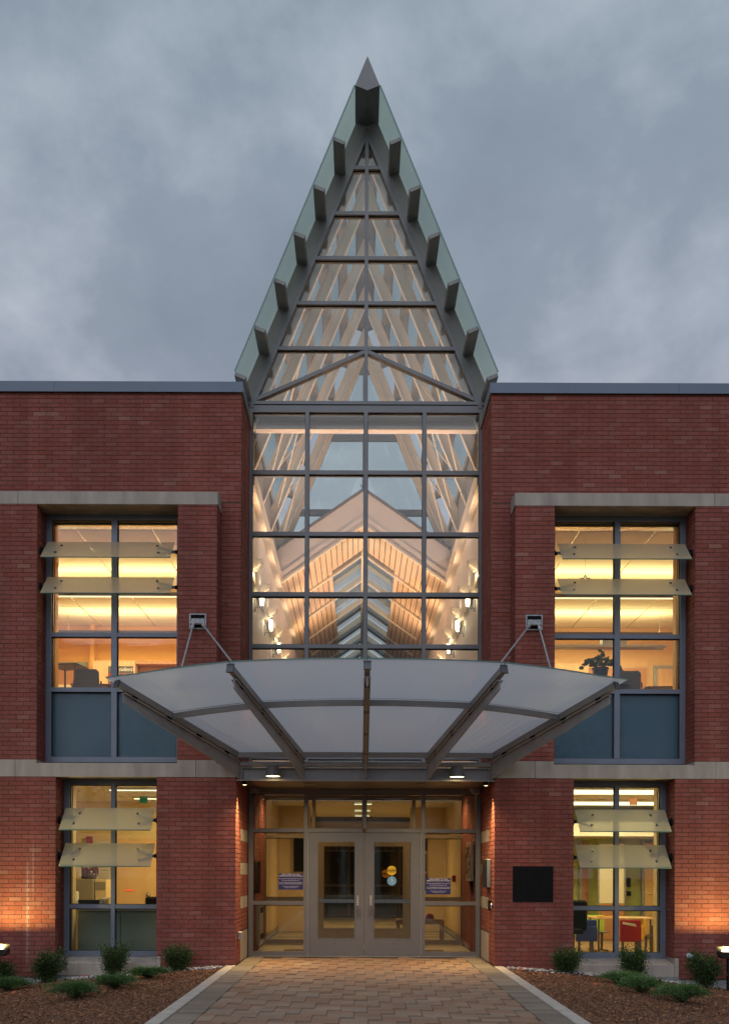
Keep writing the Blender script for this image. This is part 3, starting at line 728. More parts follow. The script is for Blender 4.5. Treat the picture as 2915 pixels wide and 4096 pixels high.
# ------------------------------------------------------------------ hall beyond: boarded ceiling with ridge skylight
def zc(x): return 9.53-0.705*abs(x)
HY0, HY1 = YB-0.06, 36.0
hall = thing('hall_ceiling', 'maple boarded gable ceiling with ridge skylight beyond the atrium', 'ceiling', (0, 20, 9))
for s in (-1, 1):
    MB().prism([(0.0, zc(0)), (s*1.93, zc(1.93)), (s*2.3, zc(1.93)), (s*2.3, 10.31-0.69*2.3), (0, 10.31)], 'y', HY0-0.14, HY0).build('gable_fascia', M['fascia_pink'], hall)
    MB().prism([(0.0, 10.325), (s*2.34, 10.325-0.69*2.34), (s*2.34, 10.36-0.69*2.34), (0, 10.37)], 'y', HY0-0.2, HY0+3).build('roof_edge_flashing', M['atrium_frame'], hall)
    MB().prism([(0.0, zc(0)-0.045), (s*1.93, zc(1.93)-0.045), (s*1.93, zc(1.93)+0.015), (0, zc(0)+0.015)], 'y', HY0-0.19, HY0-0.12).build('fascia_trim', M['white'], hall)
    MB().prism([(0.0, zc(0)+0.10), (s*1.93, zc(1.93)+0.10), (s*1.93, zc(1.93)+0.22), (0, zc(0)+0.22)], 'y', HY0-0.165, HY0-0.139).build('fascia_moulding', M['fascia_pink'], hall)
    MB().box(s*1.90, s*2.024, HY0+0.01, HY1, zc(1.93)-0.06, zc(1.93)-0.012).build('eave_trim', M['cream_batten'], hall)
    # boards run the length of the hall; those at the ridge stop at the skylight
    nB = 15; L = 1.93; w = L/nB
    for i in range(nB):
        x0, x1 = i*w+0.009, (i+1)*w-0.009
        ye = 10.3 if x1 < 0.83 else HY1
        MB().prism([(s*x0, zc(x0)), (s*x1, zc(x1)), (s*x1, zc(x1)+0.02), (s*x0, zc(x0)+0.02)], 'y', HY0, ye).build('ceiling_board', M['plank'], hall)
    MB().prism([(s*0.0, zc(0)+0.05), (s*2.3, zc(2.3)+0.05), (s*2.3, zc(2.3)+0.12), (0, zc(0)+0.12)], 'y', HY0, 10.3).build('ceiling_void', M['groove'], hall)
    MB().prism([(s*0.83, zc(0.83)+0.05), (s*2.3, zc(2.3)+0.05), (s*2.3, zc(2.3)+0.12), (s*0.83, zc(0.83)+0.12)], 'y', 10.3, HY1).build('ceiling_void', M['groove'], hall)
    MB().box(s*0.805, s*0.84, 10.3, HY1, zc(0.83), zc(0.83)+0.22).build('skylight_curb', M['cream_batten'], hall)
    y = 10.55
    k = 0
    while y < HY1:
        MB().prism([(0.0, zc(0)-0.075), (s*1.6, zc(1.6)-0.075), (s*1.6, zc(1.6)-0.02), (0, zc(0)-0.02)], 'y', y-0.05, y+0.05).build('ceiling_batten', M['cream_batten'], hall)
        MB().prism([(0.0, zc(0)), (s*0.80, zc(0.8)), (s*0.80, zc(0.8)+0.13), (0, zc(0)+0.13)], 'y', y+0.02, y+0.12).build('skylight_rafter', M['cream_batten'], hall)
        for j in range(1):
            ya = y+0.13
            pp = MB().prism([(0.0, zc(0)+0.16), (s*0.80, zc(0.8)+0.16), (s*0.80, zc(0.8)+0.17), (0, zc(0)+0.17)], 'y', ya, ya+2.16).build('skylight_pane', M['sky_pane'], hall); one_face(pp, (0, 0, -1), M['clear_skin'])
            MB().prism([(0.0, zc(0)+0.06), (s*0.80, zc(0.8)+0.06), (s*0.80, zc(0.8)+0.15), (0, zc(0)+0.15)], 'y', ya+0.85, ya+1.25).build('skylight_louvre', M['louvre'], hall)
        y += 2.3
MB().box(-0.05, 0.05, 10.36, HY1, zc(0)-0.08, zc(0)+0.02).build('ridge_bar', M['cream_batten'], hall)
MB().box(-0.05, 0.05, 10.24, 10.36, zc(0)-0.12, zc(0)+0.02).build('ridge_bar', M['cream_batten'], hall)

ant = MB(); ant.tube((-0.03, YB-0.1, 10.36), (-0.03, YB-0.1, 10.80), 0.012, n=8); ant.bar((-0.07, YB-0.1, 10.45), (0.01, YB-0.1, 10.45), 0.02, 0.02); ant.box(-0.05, 0.0, YB-0.13, YB-0.07, 10.74, 10.80); ant.bar((-0.03, YB-0.1, 10.38), (-0.09, YB-0.1, 10.50), 0.015, 0.015)
ant.build('roof_aerial', M['atrium_frame'], hall, fix=False)
# atrium and hall side walls (setting)
for s in (-1, 1):
    o = MB().box(s*2.025, s*2.105, YG+0.13, HY1, 2.96, 8.69).build('atrium_wall', M['atrium_wall']); tag(o, kind='structure')
    o = MB().box(s*2.025, s*2.105, 4.80, HY1, 0.0, 2.958).build('lobby_wall', M['lobby']); tag(o, kind='structure')
    if True:
        MB().box(s*2.0, s*2.024, 5.0, HY1, 0.02, 0.13).build('skirting_board', M['cabinet'], o)
o = MB().box(-2.1, 2.1, HY1, HY1+0.1, -0.02, 10.5).build('hall_end_wall', M['atrium_wall']); tag(o, kind='structure')

# ------------------------------------------------------------------ entrance storefront
def leaf_door(par, x0, x1, yc, z0, z1, metal, handle_x, glassm, mb_stile=0.15, bar=True):
    """glazed door leaf, yc is the outer face"""
    y0, y1 = yc, yc+0.045
    gx0, gx1, gz0, gz1 = x0+mb_stile, x1-mb_stile, z0+0.285, z1-0.145
    d = MB(); d.box(x0, gx0, y0, y1, z0, z1); d.box(gx1, x1, y0, y1, z0, z1)
    d.box(gx0, gx1, y0, y1, z0, gz0); d.box(gx0, gx1, y0, y1, gz1, z1)
    # glazing bead, stepped inwards
    d.box(gx0, gx0+0.012, y0-0.006, y0-0.001, gz0, gz1); d.box(gx1-0.012, gx1, y0-0.006, y0-0.001, gz0, gz1)
    d.box(gx0+0.012, gx1-0.012, y0-0.006, y0-0.001, gz0, gz0+0.012); d.box(gx0+0.012, gx1-0.012, y0-0.006, y0-0.001, gz1-0.012, gz1)
    d.box(x0+0.03, x1-0.03, y0-0.004, y0-0.001, z0+0.012, z0+0.028)
    o = d.build('door', metal, par, fix=False)
    MB().box(gx0+0.002, gx1-0.002, y0+0.018, y0+0.026, gz0+0.002, gz1-0.002).build('door_pane', glassm, o)
    if bar:
        MB().box(gx0-0.02, gx1+0.02, y1+0.02, y1+0.06, 0.905, 0.972).build('push_bar', M['galv'], o, bevel=0.004)
    if handle_x is not None:
        h = MB(); h.box(handle_x-0.02, handle_x+0.02, y0-0.012, y0, 0.80, 1.04); h.build('handle_plate', M['galv'], o, bevel=0.003)
        g = MB(); g.tube((handle_x, y0-0.06, 0.70), (handle_x, y0-0.06, 0.87), 0.012, n=12); g.tube((handle_x, y0, 0.71), (handle_x, y0-0.06, 0.71), 0.010); g.tube((handle_x, y0, 0.86), (handle_x, y0-0.06, 0.86), 0.010)
        g.build('pull_handle', M['chrome'], o, smooth=False)
    MB().lathe([(0, 0), (0.009, 0), (0.009, 0.006), (0, 0.006)], ((x0+x1)/2+0.02*(1 if handle_x and handle_x > 0 else -1), y0-0.008, z0+0.20), 10, 'y').build('bolt_head', M['black'], o)
    return o
def storefront(name, label, Y, W, ztop, fm, dm, outer):
    t = thing(name, label, 'glass wall', (0, Y, 0))
    yo, yi = Y-0.03, Y+0.09
    J = 0.078
    for s in (-1, 1):
        MB().box(s*W, s*(W-J), yo, yi, 0.0, ztop).build('jamb', fm, t)
        MB().box(s*0.958, s*1.025, yo-0.004, yi, 0.0, ztop-0.075).build('mullion', fm, t)
        MB().box(s*0.948, s*0.957, yo-0.01, yo+0.05, 0.012, 2.10).build('door_edge_trim', M['galv'] if outer else fm, t)
        for a, b in ((0.874, 0.937), (0.014, 0.086)):
            MB().box(s*1.026, s*(W-J), yo, yi-0.003, a, b).build('transom_bar', fm, t)
    MB().box(-0.033, 0.033, yo-0.004, yi, 2.17, ztop-0.075).build('mullion', fm, t)
    MB().box(-(W-J), W-J, yo+0.002, yi-0.004, ztop-0.074, ztop).build('head_bar', fm, t)
    for a, b in ((-(W-J), -1.026), (-0.957, -0.034), (0.034, 0.957), (1.026, W-J)):
        MB().box(a+0.001, b-0.001, yo, yi-0.002, 2.103, 2.169).build('transom_bar', fm, t)
        MB().box(a+0.002, b-0.002, Y+0.02, Y+0.028, 2.171, ztop-0.076).build('pane', M['glass'], t)
        g = MB(); g.box(a, b, Y, Y+0.014, ztop-0.088, ztop-0.076); g.box(a, a+0.006, Y, Y+0.014, 2.17, ztop-0.076); g.build('gasket', M['gasket'], t, fix=False)
    for s in (-1, 1):
        MB().box(s*1.028, s*(W-J-0.002), Y+0.02, Y+0.028, 0.939, 2.101).build('pane', M['glass'], t)
        MB().box(s*1.028, s*(W-J-0.002), Y+0.02, Y+0.028, 0.088, 0.872).build('pane', M['glass'], t)
        g = MB()
        for a, b in ((0.94, 2.10), (0.09, 0.87)):
            g.box(s*1.027, s*(W-J-0.001), Y, Y+0.014, b-0.012, b); g.box(s*(W-J-0.010), s*(W-J), Y, Y+0.014, a, b)
        g.build('gasket', M['gasket'], t, fix=False)
    leaf_door(t, -0.945, -0.004, Y-0.012, 0.018, 2.098, dm, -0.112, M['glass'])
    leaf_door(t, 0.004, 0.945, Y-0.012, 0.018, 2.098, dm, 0.112, M['glass'])
    MB().box(-W+J, W-J, yo-0.04, yi+0.02, 0.002, 0.013).build('threshold', M['galv'] if outer else dm, t)
    return t
sf = storefront('entrance_storefront', 'outer entrance glazing with grey metal double doors and blue welcome signs', YG, 1.957, 2.828, M['door_metal'], M['door_metal'], True)
sf2 = storefront('inner_storefront', 'second glazed double door wall at the back of the vestibule', 4.83, 2.02, 2.95, mat('bronze_frame_metal', (0.20, 0.165, 0.13), 0.45, 0.3), mat('bronze_door_metal', (0.30, 0.24, 0.17), 0.45, 0.3), False)
# soffits of the entrance recess and the vestibule
o = tag(MB().box(-1.968, 1.968, 0.09, YG+0.02, 2.832, 2.90).build('entrance_soffit', mat('dark_bronze_soffit', (0.10, 0.078, 0.06), 0.3, 0.35)), kind='structure')
o = tag(MB().box(-1.95, 1.95, YG+0.10, 4.80, 2.955, 3.02).build('vestibule_ceiling', M['tile']), kind='structure')
o = tag(MB().box(-2.0, 2.0, YG+0.06, 4.80, -0.08, -0.012).build('vestibule_floor', M['floor_tile']), kind='structure')

# ------------------------------------------------------------------ lobby beyond
o = tag(MB().box(-2.0, 2.0, 4.80, HY1, -0.10, -0.012).build('lobby_floor', M['floor_tile']), kind='structure')
for i in range(24):
    y = 5.6+i*0.62+(i % 3)*0.1
    MB().box(-1.9, 1.9, y, y+0.10, -0.0115, -0.008).build('dark_floor_strip', M['floor_dark'], o)
m1 = MB().box(-1.45, 1.45, 2.05, 3.35, -0.011, 0.004).build('entrance_mat', M['matting']); tag(m1, 'brown entrance mat on the pale vestibule floor just inside the doors', 'mat')
m2 = MB().box(-1.2, 1.2, 5.1, 6.2, -0.011, 0.002).build('entrance_mat', M['matting']); tag(m2, 'brown mat beyond the inner doors on the lobby floor', 'mat')
# bridge with railing across the lobby
br = thing('gallery_bridge', 'cream gallery edge with dark vertical bar railing across the lobby', 'balcony', (0, 14, 3))
MB().box(-2.0, 2.0, 14.0, 17.0, 3.02, 3.22).build('gallery_edge', M['floor_dark'], br)
MB().box(-2.0, 2.0, 13.96, 14.0, 3.98, 4.02).build('top_rail', M['desk_dark'], br)
for i in range(48): MB().box(-1.98+i*0.084, -1.968+i*0.084, 13.97, 13.985, 3.22, 3.98).build('baluster', M['desk_dark'], br, fix=False)
# far lobby glazed doors
fd = thing('far_lobby_doors', 'dark glazed doors closing the far end of the lobby', 'glass wall', (0, 17.2, 0))
MB().box(-2.0, 2.0, 17.2, 17.26, 2.5, 3.0).build('head_panel', M['lobby'], fd)
MB().box(-2.0, 2.0, 17.27, 17.30, 0.0, 2.5).build('dark_pane', mat('dark_night_glass', (0.015, 0.02, 0.022), 0.05), fd)
for x in (-1.97, -1.2, -0.4, 0.0, 0.4, 1.2, 1.97): MB().box(x-0.035, x+0.035, 17.18, 17.265, 0, 2.5).build('mullion', M['desk_dark'], fd)
for z in (0.05, 1.0, 2.1): MB().box(-1.93, 1.93, 17.185, 17.262, z-0.03, z+0.03).build('transom_bar', M['desk_dark'], fd)
# lobby furniture
bn = thing('wooden_bench', 'slatted wooden bench with a red cap on it inside the right sidelight', 'bench', (1.15, 6.3, 0))
for i in range(8): MB().box(0.72+i*0.125, 0.82+i*0.125, 6.15, 6.62, 0.40, 0.435).build('seat_slat', M['wood'], bn)
MB().box(0.70, 1.72, 6.15, 6.18, 0.33, 0.40).build('rail', M['wood'], bn); MB().box(0.70, 1.72, 6.59, 6.62, 0.33, 0.40).build('rail', M['wood'], bn)
for x, y in ((0.75, 6.18), (1.68, 6.18), (0.75, 6.59), (1.68, 6.59)): MB().box(x-0.03, x+0.03, y-0.025, y+0.025, -0.01, 0.40).build('leg', M['wood'], bn)
cap = MB().lathe([(0.0, 0.115), (0.05, 0.105), (0.085, 0.07), (0.095, 0.0)], (1.42, 6.36, 0.437), 16)
capo = cap.build('red_cap', M['red'], smooth=True); tag(capo, 'red cap with a peak lying on the wooden bench', 'cap')
MB().add([(1.34, 6.30, 0.44), (1.48, 6.29, 0.44), (1.45, 6.20, 0.445), (1.37, 6.20, 0.445), (1.34, 6.30, 0.452), (1.48, 6.29, 0.452), (1.45, 6.20, 0.452), (1.37, 6.20, 0.452)], [(0,1,2,3),(4,7,6,5),(0,4,5,1),(1,5,6,2),(2,6,7,3),(3,7,4,0)]).build('peak', M['red'], capo)
fm_ = thing('framed_picture', 'tall framed black picture on the lobby left wall', 'picture', (-1.6, 8.9, 1.5))
MB().box(-1.62, -1.32, 8.9, 8.93, 1.45, 2.25).build('picture_sheet', M['black'], fm_); MB().box(-1.64, -1.30, 8.931, 8.95, 1.43, 2.27).build('backing', M['desk_dark'], fm_)
o = tag(MB().box(-2.0, -1.25, 8.96, 9.06, 0, 3.4).build('lobby_pier', M['lobby']), kind='structure')
o = tag(MB().box(1.15, 2.0, 9.4, 9.5, 0, 3.4).build('lobby_pier', M['lobby']), kind='structure')
for x, z, w, h, c in ((1.42, 1.95, 0.26, 0.40, 'black'), (1.34, 1.45, 0.42, 0.42, 'desk_dark'), (1.34, 0.98, 0.46, 0.42, 'desk_dark')):
    lab = {1.95: 'small black notice topmost on the lobby right pier', 1.45: 'middle grey board on the lobby right pier', 0.98: 'lowest grey board on the lobby right pier'}[z]
    tag(MB().box(x-w/2, x+w/2, 9.36, 9.395, z, z+h).build('notice_board', M[c] if c == 'black' else M['steel_leg']), lab, 'board', 'boards on the lobby pier')
fa = thing('fire_alarm', 'red fire alarm pull box on the right vestibule side of the lobby', 'alarm', (1.94, 6.9, 1.3))
MB().box(1.95, 2.02, 6.85, 6.98, 1.22, 1.36).build('alarm_box', M['red'], fa); MB().box(1.93, 1.949, 6.89, 6.94, 1.24, 1.34).build('pull_lever', M['paper'], fa)
# bronze relief on the right vestibule wall, cabinet heater and dark box on the left
rl = thing('wall_relief', 'cream stone relief with carved figures on the right vestibule brick wall', 'sculpture', (1.93, 2.9, 1.6))
MB().box(1.87, 1.925, 2.45, 3.25, 1.28, 1.98).build('relief_slab', M['stone'], rl, bevel=0.006)
rm = MB()
random.seed(5)
for i in range(26):
    rm.ball((1.868, 2.55+random.random()*0.6, 1.36+random.random()*0.54), 0.03+random.random()*0.035, 7, 5, (0.5, 1, 1.3))
rm.build('carving', mat('dark_bronze_relief', (0.22, 0.17, 0.12), 0.5, 0.2), rl, smooth=True)
MB().prism([(1.945, 1.27), (1.88, 1.27), (1.93, 1.02), (1.945, 1.02)], 'y', 2.78, 2.92).build('bracket', M['black'], rl)
tag(MB().box(-1.94, -1.86, 2.55, 2.95, 1.05, 1.62).build('wall_screen', M['black'], bevel=0.006), 'flat black screen box on the left vestibule brick wall', 'screen')
ht = thing('wall_heater', 'cream cabinet heater with two dark grilles low on the left vestibule wall', 'heater', (-1.93, 3.2, 0.5))
MB().box(-1.945, -1.87, 2.9, 3.6, 0.10, 0.86).build('casing', M['cabinet'], ht, bevel=0.006)
for z in (0.2, 0.68): MB().box(-1.869, -1.862, 3.0, 3.5, z, z+0.10).build('grille', M['black'], ht)

# lights in the vestibule and lobby: recessed squares with their own lamps
def ceiling_light(x, y, z, w, label, power, group, round_=False, col=(1.0, 0.63, 0.25)):
    t = thing('ceiling_light', label, 'ceiling light', (x, y, z), group)
    if round_: MB().lathe([(0.0, 0), (w, 0), (w, 0.012), (0, 0.012)], (x, y, z-0.006), 16).build('lens', M['em_warm'], t)
    else: MB().box(x-w, x+w, y-w, y+w, z-0.008, z-0.002).build('lens', M['em_pend'] if w > 0.14 else M['em_warm'], t)
    f = MB()
    if round_: f.lathe([(w, 0.0), (w+0.02, 0), (w+0.02, 0.015), (w, 0.015)], (x, y, z-0.010), 16)
    else:
        f.box(x-w-0.02, x-w, y-w-0.02, y+w+0.02, z-0.012, z); f.box(x+w, x+w+0.02, y-w-0.02, y+w+0.02, z-0.012, z); f.box(x-w, x+w, y-w-0.02, y-w, z-0.012, z); f.box(x-w, x+w, y+w, y+w+0.02, z-0.012, z)
    f.build('trim', M['galv'], t, fix=False)
    lamp('lamp', 'SPOT', (x, y, z-0.03), power, col, t, rot=(0, 0, 0), spot_size=R(165), spot_blend=0.8, shadow_soft_size=0.08)
    return t
for i, x in enumerate((-1.5, 1.5)):
    ceiling_light(x, 4.2, 2.953, 0.14, ('left' if x < 0 else 'right')+' square recessed light in the vestibule ceiling', 62, 'vestibule ceiling lights')
for i, x in enumerate((-0.72, 0.72)):
    ceiling_light(x, 3.0, 2.953, 0.07, ('left' if x < 0 else 'right')+' small round recessed light in the vestibule ceiling', 34, 'vestibule ceiling lights', True)
lc = tag(MB().box(-2.02, 2.02, 7.2, 13.9, 3.0, 3.1).build('lobby_ceiling', M['tile']), kind='structure')
for y, n in ((8.0, 'nearest'), (10.6, 'middle'), (13.0, 'farthest')):
    ceiling_light(0, y, 2.99, 0.2, n+' square light in the lobby ceiling', 165, 'lobby ceiling lights')
# small lights in the entrance soffit
for x in (-0.88, 0.88):
    ceiling_light(x, 0.62, 2.828, 0.055, ('left' if x < 0 else 'right')+' small round light in the dark entrance soffit', 75, 'small lights in the entrance soffit', True, (1, 0.72, 0.30))

# ------------------------------------------------------------------ canopy
cn = thing('entrance_canopy', 'fan shaped frosted glass canopy on steel ribs over the entrance doors', 'canopy', (0, 1.0, 3.0))
cmn = M['canopy_metal']
MB().tube((-1.90, 0.0, 3.07), (1.90, 0.0, 3.07), 0.04, n=14).build('back_tube', cmn, cn, smooth=False)
bm_ = MB(); bm_.box(-1.962, 1.962, 0.06, 0.08, 2.822, 3.02); bm_.box(-1.962, 1.962, -0.01, 0.059, 2.822, 2.835); bm_.box(-1.962, 1.962, -0.01, 0.059, 3.008, 3.02)
bm_.build('channel_beam', cmn, cn, fix=False)
RIB = []
base = [(-1.885, 0.04), (-0.94, 0.04), (0, 0.04), (0.94, 0.04), (1.885, 0.04)]
tip = [(-3.37, -1.80, 4.025), (-1.745, -2.58, 4.085), (0, -2.85, 4.075), (1.745, -2.58, 4.085), (3.37, -1.80, 4.025)]
for b, t in zip(base, tip):
    bv = Vector((b[0], b[1], 3.225))
    tv = Vector(t); RIB.append((bv, tv))
def rp(i, u, dz=0.0):
    a, b = RIB[i]; return a+(b-a)*u+Vector((0, 0, dz))
for i in range(5):
    d = (RIB[i][1]-RIB[i][0]).normalized()
    r = MB().bar(rp(i, 0.0, -0.05), rp(i, 1.0, -0.05), 0.075, 0.085).build('rib', cmn, cn, bevel=0.004)
    MB().bar(rp(i, 0.995, -0.05), rp(i, 1.0, -0.05)+d*0.012, 0.095, 0.125).build('end_cap', mat('dark_cap_steel', (0.07, 0.07, 0.075), 0.4) if i == 0 else bpy.data.materials['dark_cap_steel'], r)
    # lower tapered T beam: web plus flange
    dd = Vector((d.x, d.y, 0)).normalized(); side = Vector((-dd.y, dd.x, 0))
    a_t, b_t = rp(i, 0.0, -0.15), rp(i, 0.955, -0.145)
    web = [a_t, b_t, b_t+Vector((0, 0, -0.11)), rp(i, 0.25, -0.33), rp(i, 0.0, -0.40)]
    vs = [p+side*0.009 for p in web]+[p-side*0.009 for p in web]
    n = len(web); w = MB().add(vs, [tuple(range(n)), tuple(range(n, 2*n))[::-1]]+[(k, (k+1) % n, n+(k+1) % n, n+k) for k in range(n)])
    wb = w.build('web_plate', cmn, cn)
    MB().bar(a_t+Vector((0, 0, 0.006)), b_t+Vector((0, 0, 0.006)), 0.085, 0.014).build('flange', cmn, wb)
    for u in (0.12, 0.36, 0.60, 0.86):
        MB().bar(rp(i, u, -0.12), rp(i, u+0.028, -0.12), 0.05, 0.06).build('spacer_block', M['black'], wb)
        for q in (-0.012, 0.012): MB().ball(rp(i, u+0.014+q, -0.045)+side*0.039*(-1 if i < 2 else 1), 0.009, 6, 4).build('bolt_head', M['black'], r)
# purlins between ribs: one arc and one straight at the back
us = [0.585, 0.63, 0.643, 0.63, 0.585]
def arc_pts(i, u0, u1, lift=0.0, n=8):
    """points between rib i and i+1 on an arc about the fan centre"""
    a, b = rp(i, u0), rp(i+1, u1); c = Vector((0, 3.0, 0)); out = []
    ra, rb = (a.xy-c.xy).length, (b.xy-c.xy).length
    ta, tb = math.atan2(a.x, c.y-a.y), math.atan2(b.x, c.y-b.y)
    for k in range(n+1):
        f = k/n; r_ = ra+(rb-ra)*f; t = ta+(tb-ta)*f
        out.append(Vector((r_*math.sin(t), c.y-r_*math.cos(t), a.z+(b.z-a.z)*f+lift)))
    return out
for i in range(4):
    pts = arc_pts(i, us[i], us[i+1], -0.055)
    m_ = MB()
    for p, q in zip(pts, pts[1:]): m_.bar(p, q+(q-p)*0.02, 0.06, 0.075)
    m_.build('purlin', cmn, cn, fix=False)
    MB().bar(rp(i, 0.045, -0.055), rp(i+1, 0.045, -0.055), 0.06, 0.075).build('purlin', cmn, cn)
    # frosted panes: outer and inner, thin curved slabs
    for (ua, ub, nm) in (((us[i], us[i+1]), (1.012, 1.012), 0), ((-0.03, -0.03), (us[i], us[i+1]), 1)):
        A = arc_pts(i, ua[0], ua[1], 0.004, 10) if nm == 0 else [rp(i, -0.03, 0.004)+(rp(i+1, -0.03, 0.004)-rp(i, -0.03, 0.004))*k/10 for k in range(11)]
        B = arc_pts(i, ub[0], ub[1], 0.004, 10)
        if i == 0:
            sh = Vector((-0.13, 0.0, 0)); A = [p+sh*max(0, 1-k/2.0) for k, p in enumerate(A)]; B = [p+sh*max(0, 1-k/2.0) for k, p in enumerate(B)]
        if i == 3:
            sh = Vector((0.13, 0.0, 0)); A = [p+sh*max(0, 1-(10-k)/2.0) for k, p in enumerate(A)]; B = [p+sh*max(0, 1-(10-k)/2.0) for k, p in enumerate(B)]
        gapl = 0.006
        A = [p+(B[k]-p)*0.003 for k, p in enumerate(A)]; 
        if nm == 1: B = [p+(A[k]-p)*0.004 for k, p in enumerate(B)]
        A[0] = A[0]+(A[1]-A[0]).normalized()*gapl; B[0] = B[0]+(B[1]-B[0]).normalized()*gapl
        A[-1] = A[-1]+(A[-2]-A[-1]).normalized()*gapl; B[-1] = B[-1]+(B[-2]-B[-1]).normalized()*gapl
        T = Vector((0, 0, 0.014)); nn = len(A)
        vs = A+B+[p+T for p in A]+[p+T for p in B]
        fs = []
        for k in range(nn-1):
            fs += [(k, k+1, nn+k+1, nn+k), (2*nn+k, 3*nn+k, 3*nn+k+1, 2*nn+k+1), (k, 2*nn+k, 2*nn+k+1, k+1), (nn+k, nn+k+1, 3*nn+k+1, 3*nn+k)]
        fs += [(0, nn, 3*nn, 2*nn), (nn-1, 3*nn-1, 4*nn-1, 2*nn-1)]
        g = MB().add(vs, fs).build('canopy_pane', M['canopy_glass'], cn); one_face(g, (0, 0, -1), M['clear_skin'])
        if nm == 0:
            e = MB()
            for p, q in zip(B, B[1:]): e.bar(p+T*0.5+(B[5]-A[5]).normalized()*0.003, q+T*0.5+(B[5]-A[5]).normalized()*0.003, 0.005, 0.016)
            e.build('glass_edge', M['edge_glass'], g, fix=False)
for x in (-1.885, -0.94, 0.0, 0.94, 1.885):
    for dx_ in (-0.10, 0.10):
        if abs(x+dx_) > 1.94: continue
        for z in (2.86, 2.975): MB().tube((x+dx_, 0.06, z), (x+dx_, 0.045, z), 0.016, n=8).build('bolt_head', cmn, cn)
    MB().box(x-0.006, x+0.006, -0.02, 0.059, 2.836, 3.007).build('end_plate', cmn, cn)
# wall brackets with paired tie rods
for s in (-1, 1):
    X0, Z0 = s*2.556, 5.24
    b = MB(); w, h = 0.128, 0.118
    b.box(X0-w, X0+w, -0.022, 0.0, Z0-h, Z0-h+0.018); b.box(X0-w, X0+w, -0.022, 0.0, Z0+h-0.018, Z0+h); b.box(X0-w, X0-w+0.02, -0.022, 0.0, Z0-h+0.018, Z0+h-0.018); b.box(X0+w-0.02, X0+w, -0.022, 0.0, Z0-h+0.018, Z0+h-0.018)
    wbk = b.build('wall_bracket', M['galv'], cn, fix=False)
    MB().box(X0-w+0.02, X0+w-0.02, -0.004, 0.0, Z0-h+0.018, Z0+h-0.018).build('recess', M['black'], wbk)
    MB().prism([(-0.004, Z0+0.05), (-0.06, Z0-0.02), (-0.11, Z0-0.035), (-0.11, Z0-0.055), (-0.004, Z0-0.055)], 'x', X0-0.10, X0+0.10).build('lug_plate', M['galv'], wbk, bevel=0.003)
    iA, iB = (0, 1) if s < 0 else (4, 3)
    for dxx, i_, u in ((s*0.055, iA, 0.60), (-s*0.075, iB, 0.66)):
        p = Vector((X0+dxx, -0.09, Z0-0.05)); q = rp(i_, u, 0.03); d = (q-p).normalized()
        rod = MB().tube(p+d*0.09, q, 0.0135, n=10).build('tie_rod', M['galv'], cn)
        MB().tube(p-d*0.02, p+d*0.07, 0.022, 0.022, 10).tube(p+d*0.065, p+d*0.115, 0.030, 0.024, 10).build('clevis', M['galv'], rod)
        MB().tube(p+Vector((-0.035, 0, 0.005)), p+Vector((0.035, 0, 0.005)), 0.013, n=8).build('pin', M['chrome'], rod)
# hooded downlights on the channel
for x, n in ((-1.395, 'left'), (1.38, 'right')):
    t = thing('canopy_downlight', n+' hooded downlight glowing under the canopy channel', 'downlight', (x, -0.14, 2.93), 'hooded downlights under the canopy')
    MB().lathe([(0.085, 0.15), (0.125, 0.0), (0.118, 0.0), (0.078, 0.145)], (x, -0.14, 2.872), 20).build('hood', M['atrium_frame'], t, smooth=False)
    MB().lathe([(0.0, 0.155), (0.084, 0.151)], (x, -0.14, 2.872), 20).build('hood_top', M['atrium_frame'], t)
    MB().lathe([(0.0, 0.0), (0.105, 0.0), (0.10, 0.012), (0.0, 0.012)], (x, -0.14, 2.877), 20).build('lens', M['em_warm'], t)
    MB().box(x-0.03, x+0.03, -0.10, 0.055, 2.955, 3.0).build('mounting_arm', M['atrium_frame'], t)
    lamp('lamp', 'SPOT', (x, -0.14, 2.86), 185, (1.0, 0.68, 0.36), t, rot=(R(8), 0, 0), spot_size=R(125), spot_blend=0.7, shadow_soft_size=0.07)
# added lamp on each side for the streak that canopy lights leave on the reveals
for x, n in ((-1.86, 'left'), (1.86, 'right')):
    t = thing('reveal_fill_lamp', n+' added slim lamp lighting the brick reveal beside the doors', 'downlight', (x, 0.22, 2.85), 'added reveal lamps')
    MB().tube((x, 0.22, 2.775), (x, 0.22, 2.831), 0.035, n=12).build('can', M['black'], t)
    MB().lathe([(0.0, 0.0), (0.03, 0.0)], (x, 0.22, 2.774), 12).build('lens', M['em_warm'], t)
    lamp('lamp', 'SPOT', (x, 0.22, 2.765), 230, (1.0, 0.70, 0.24), t, rot=(0, R(-6 if x < 0 else 6)*-1*0, 0), spot_size=R(60), spot_blend=0.9, shadow_soft_size=0.02)

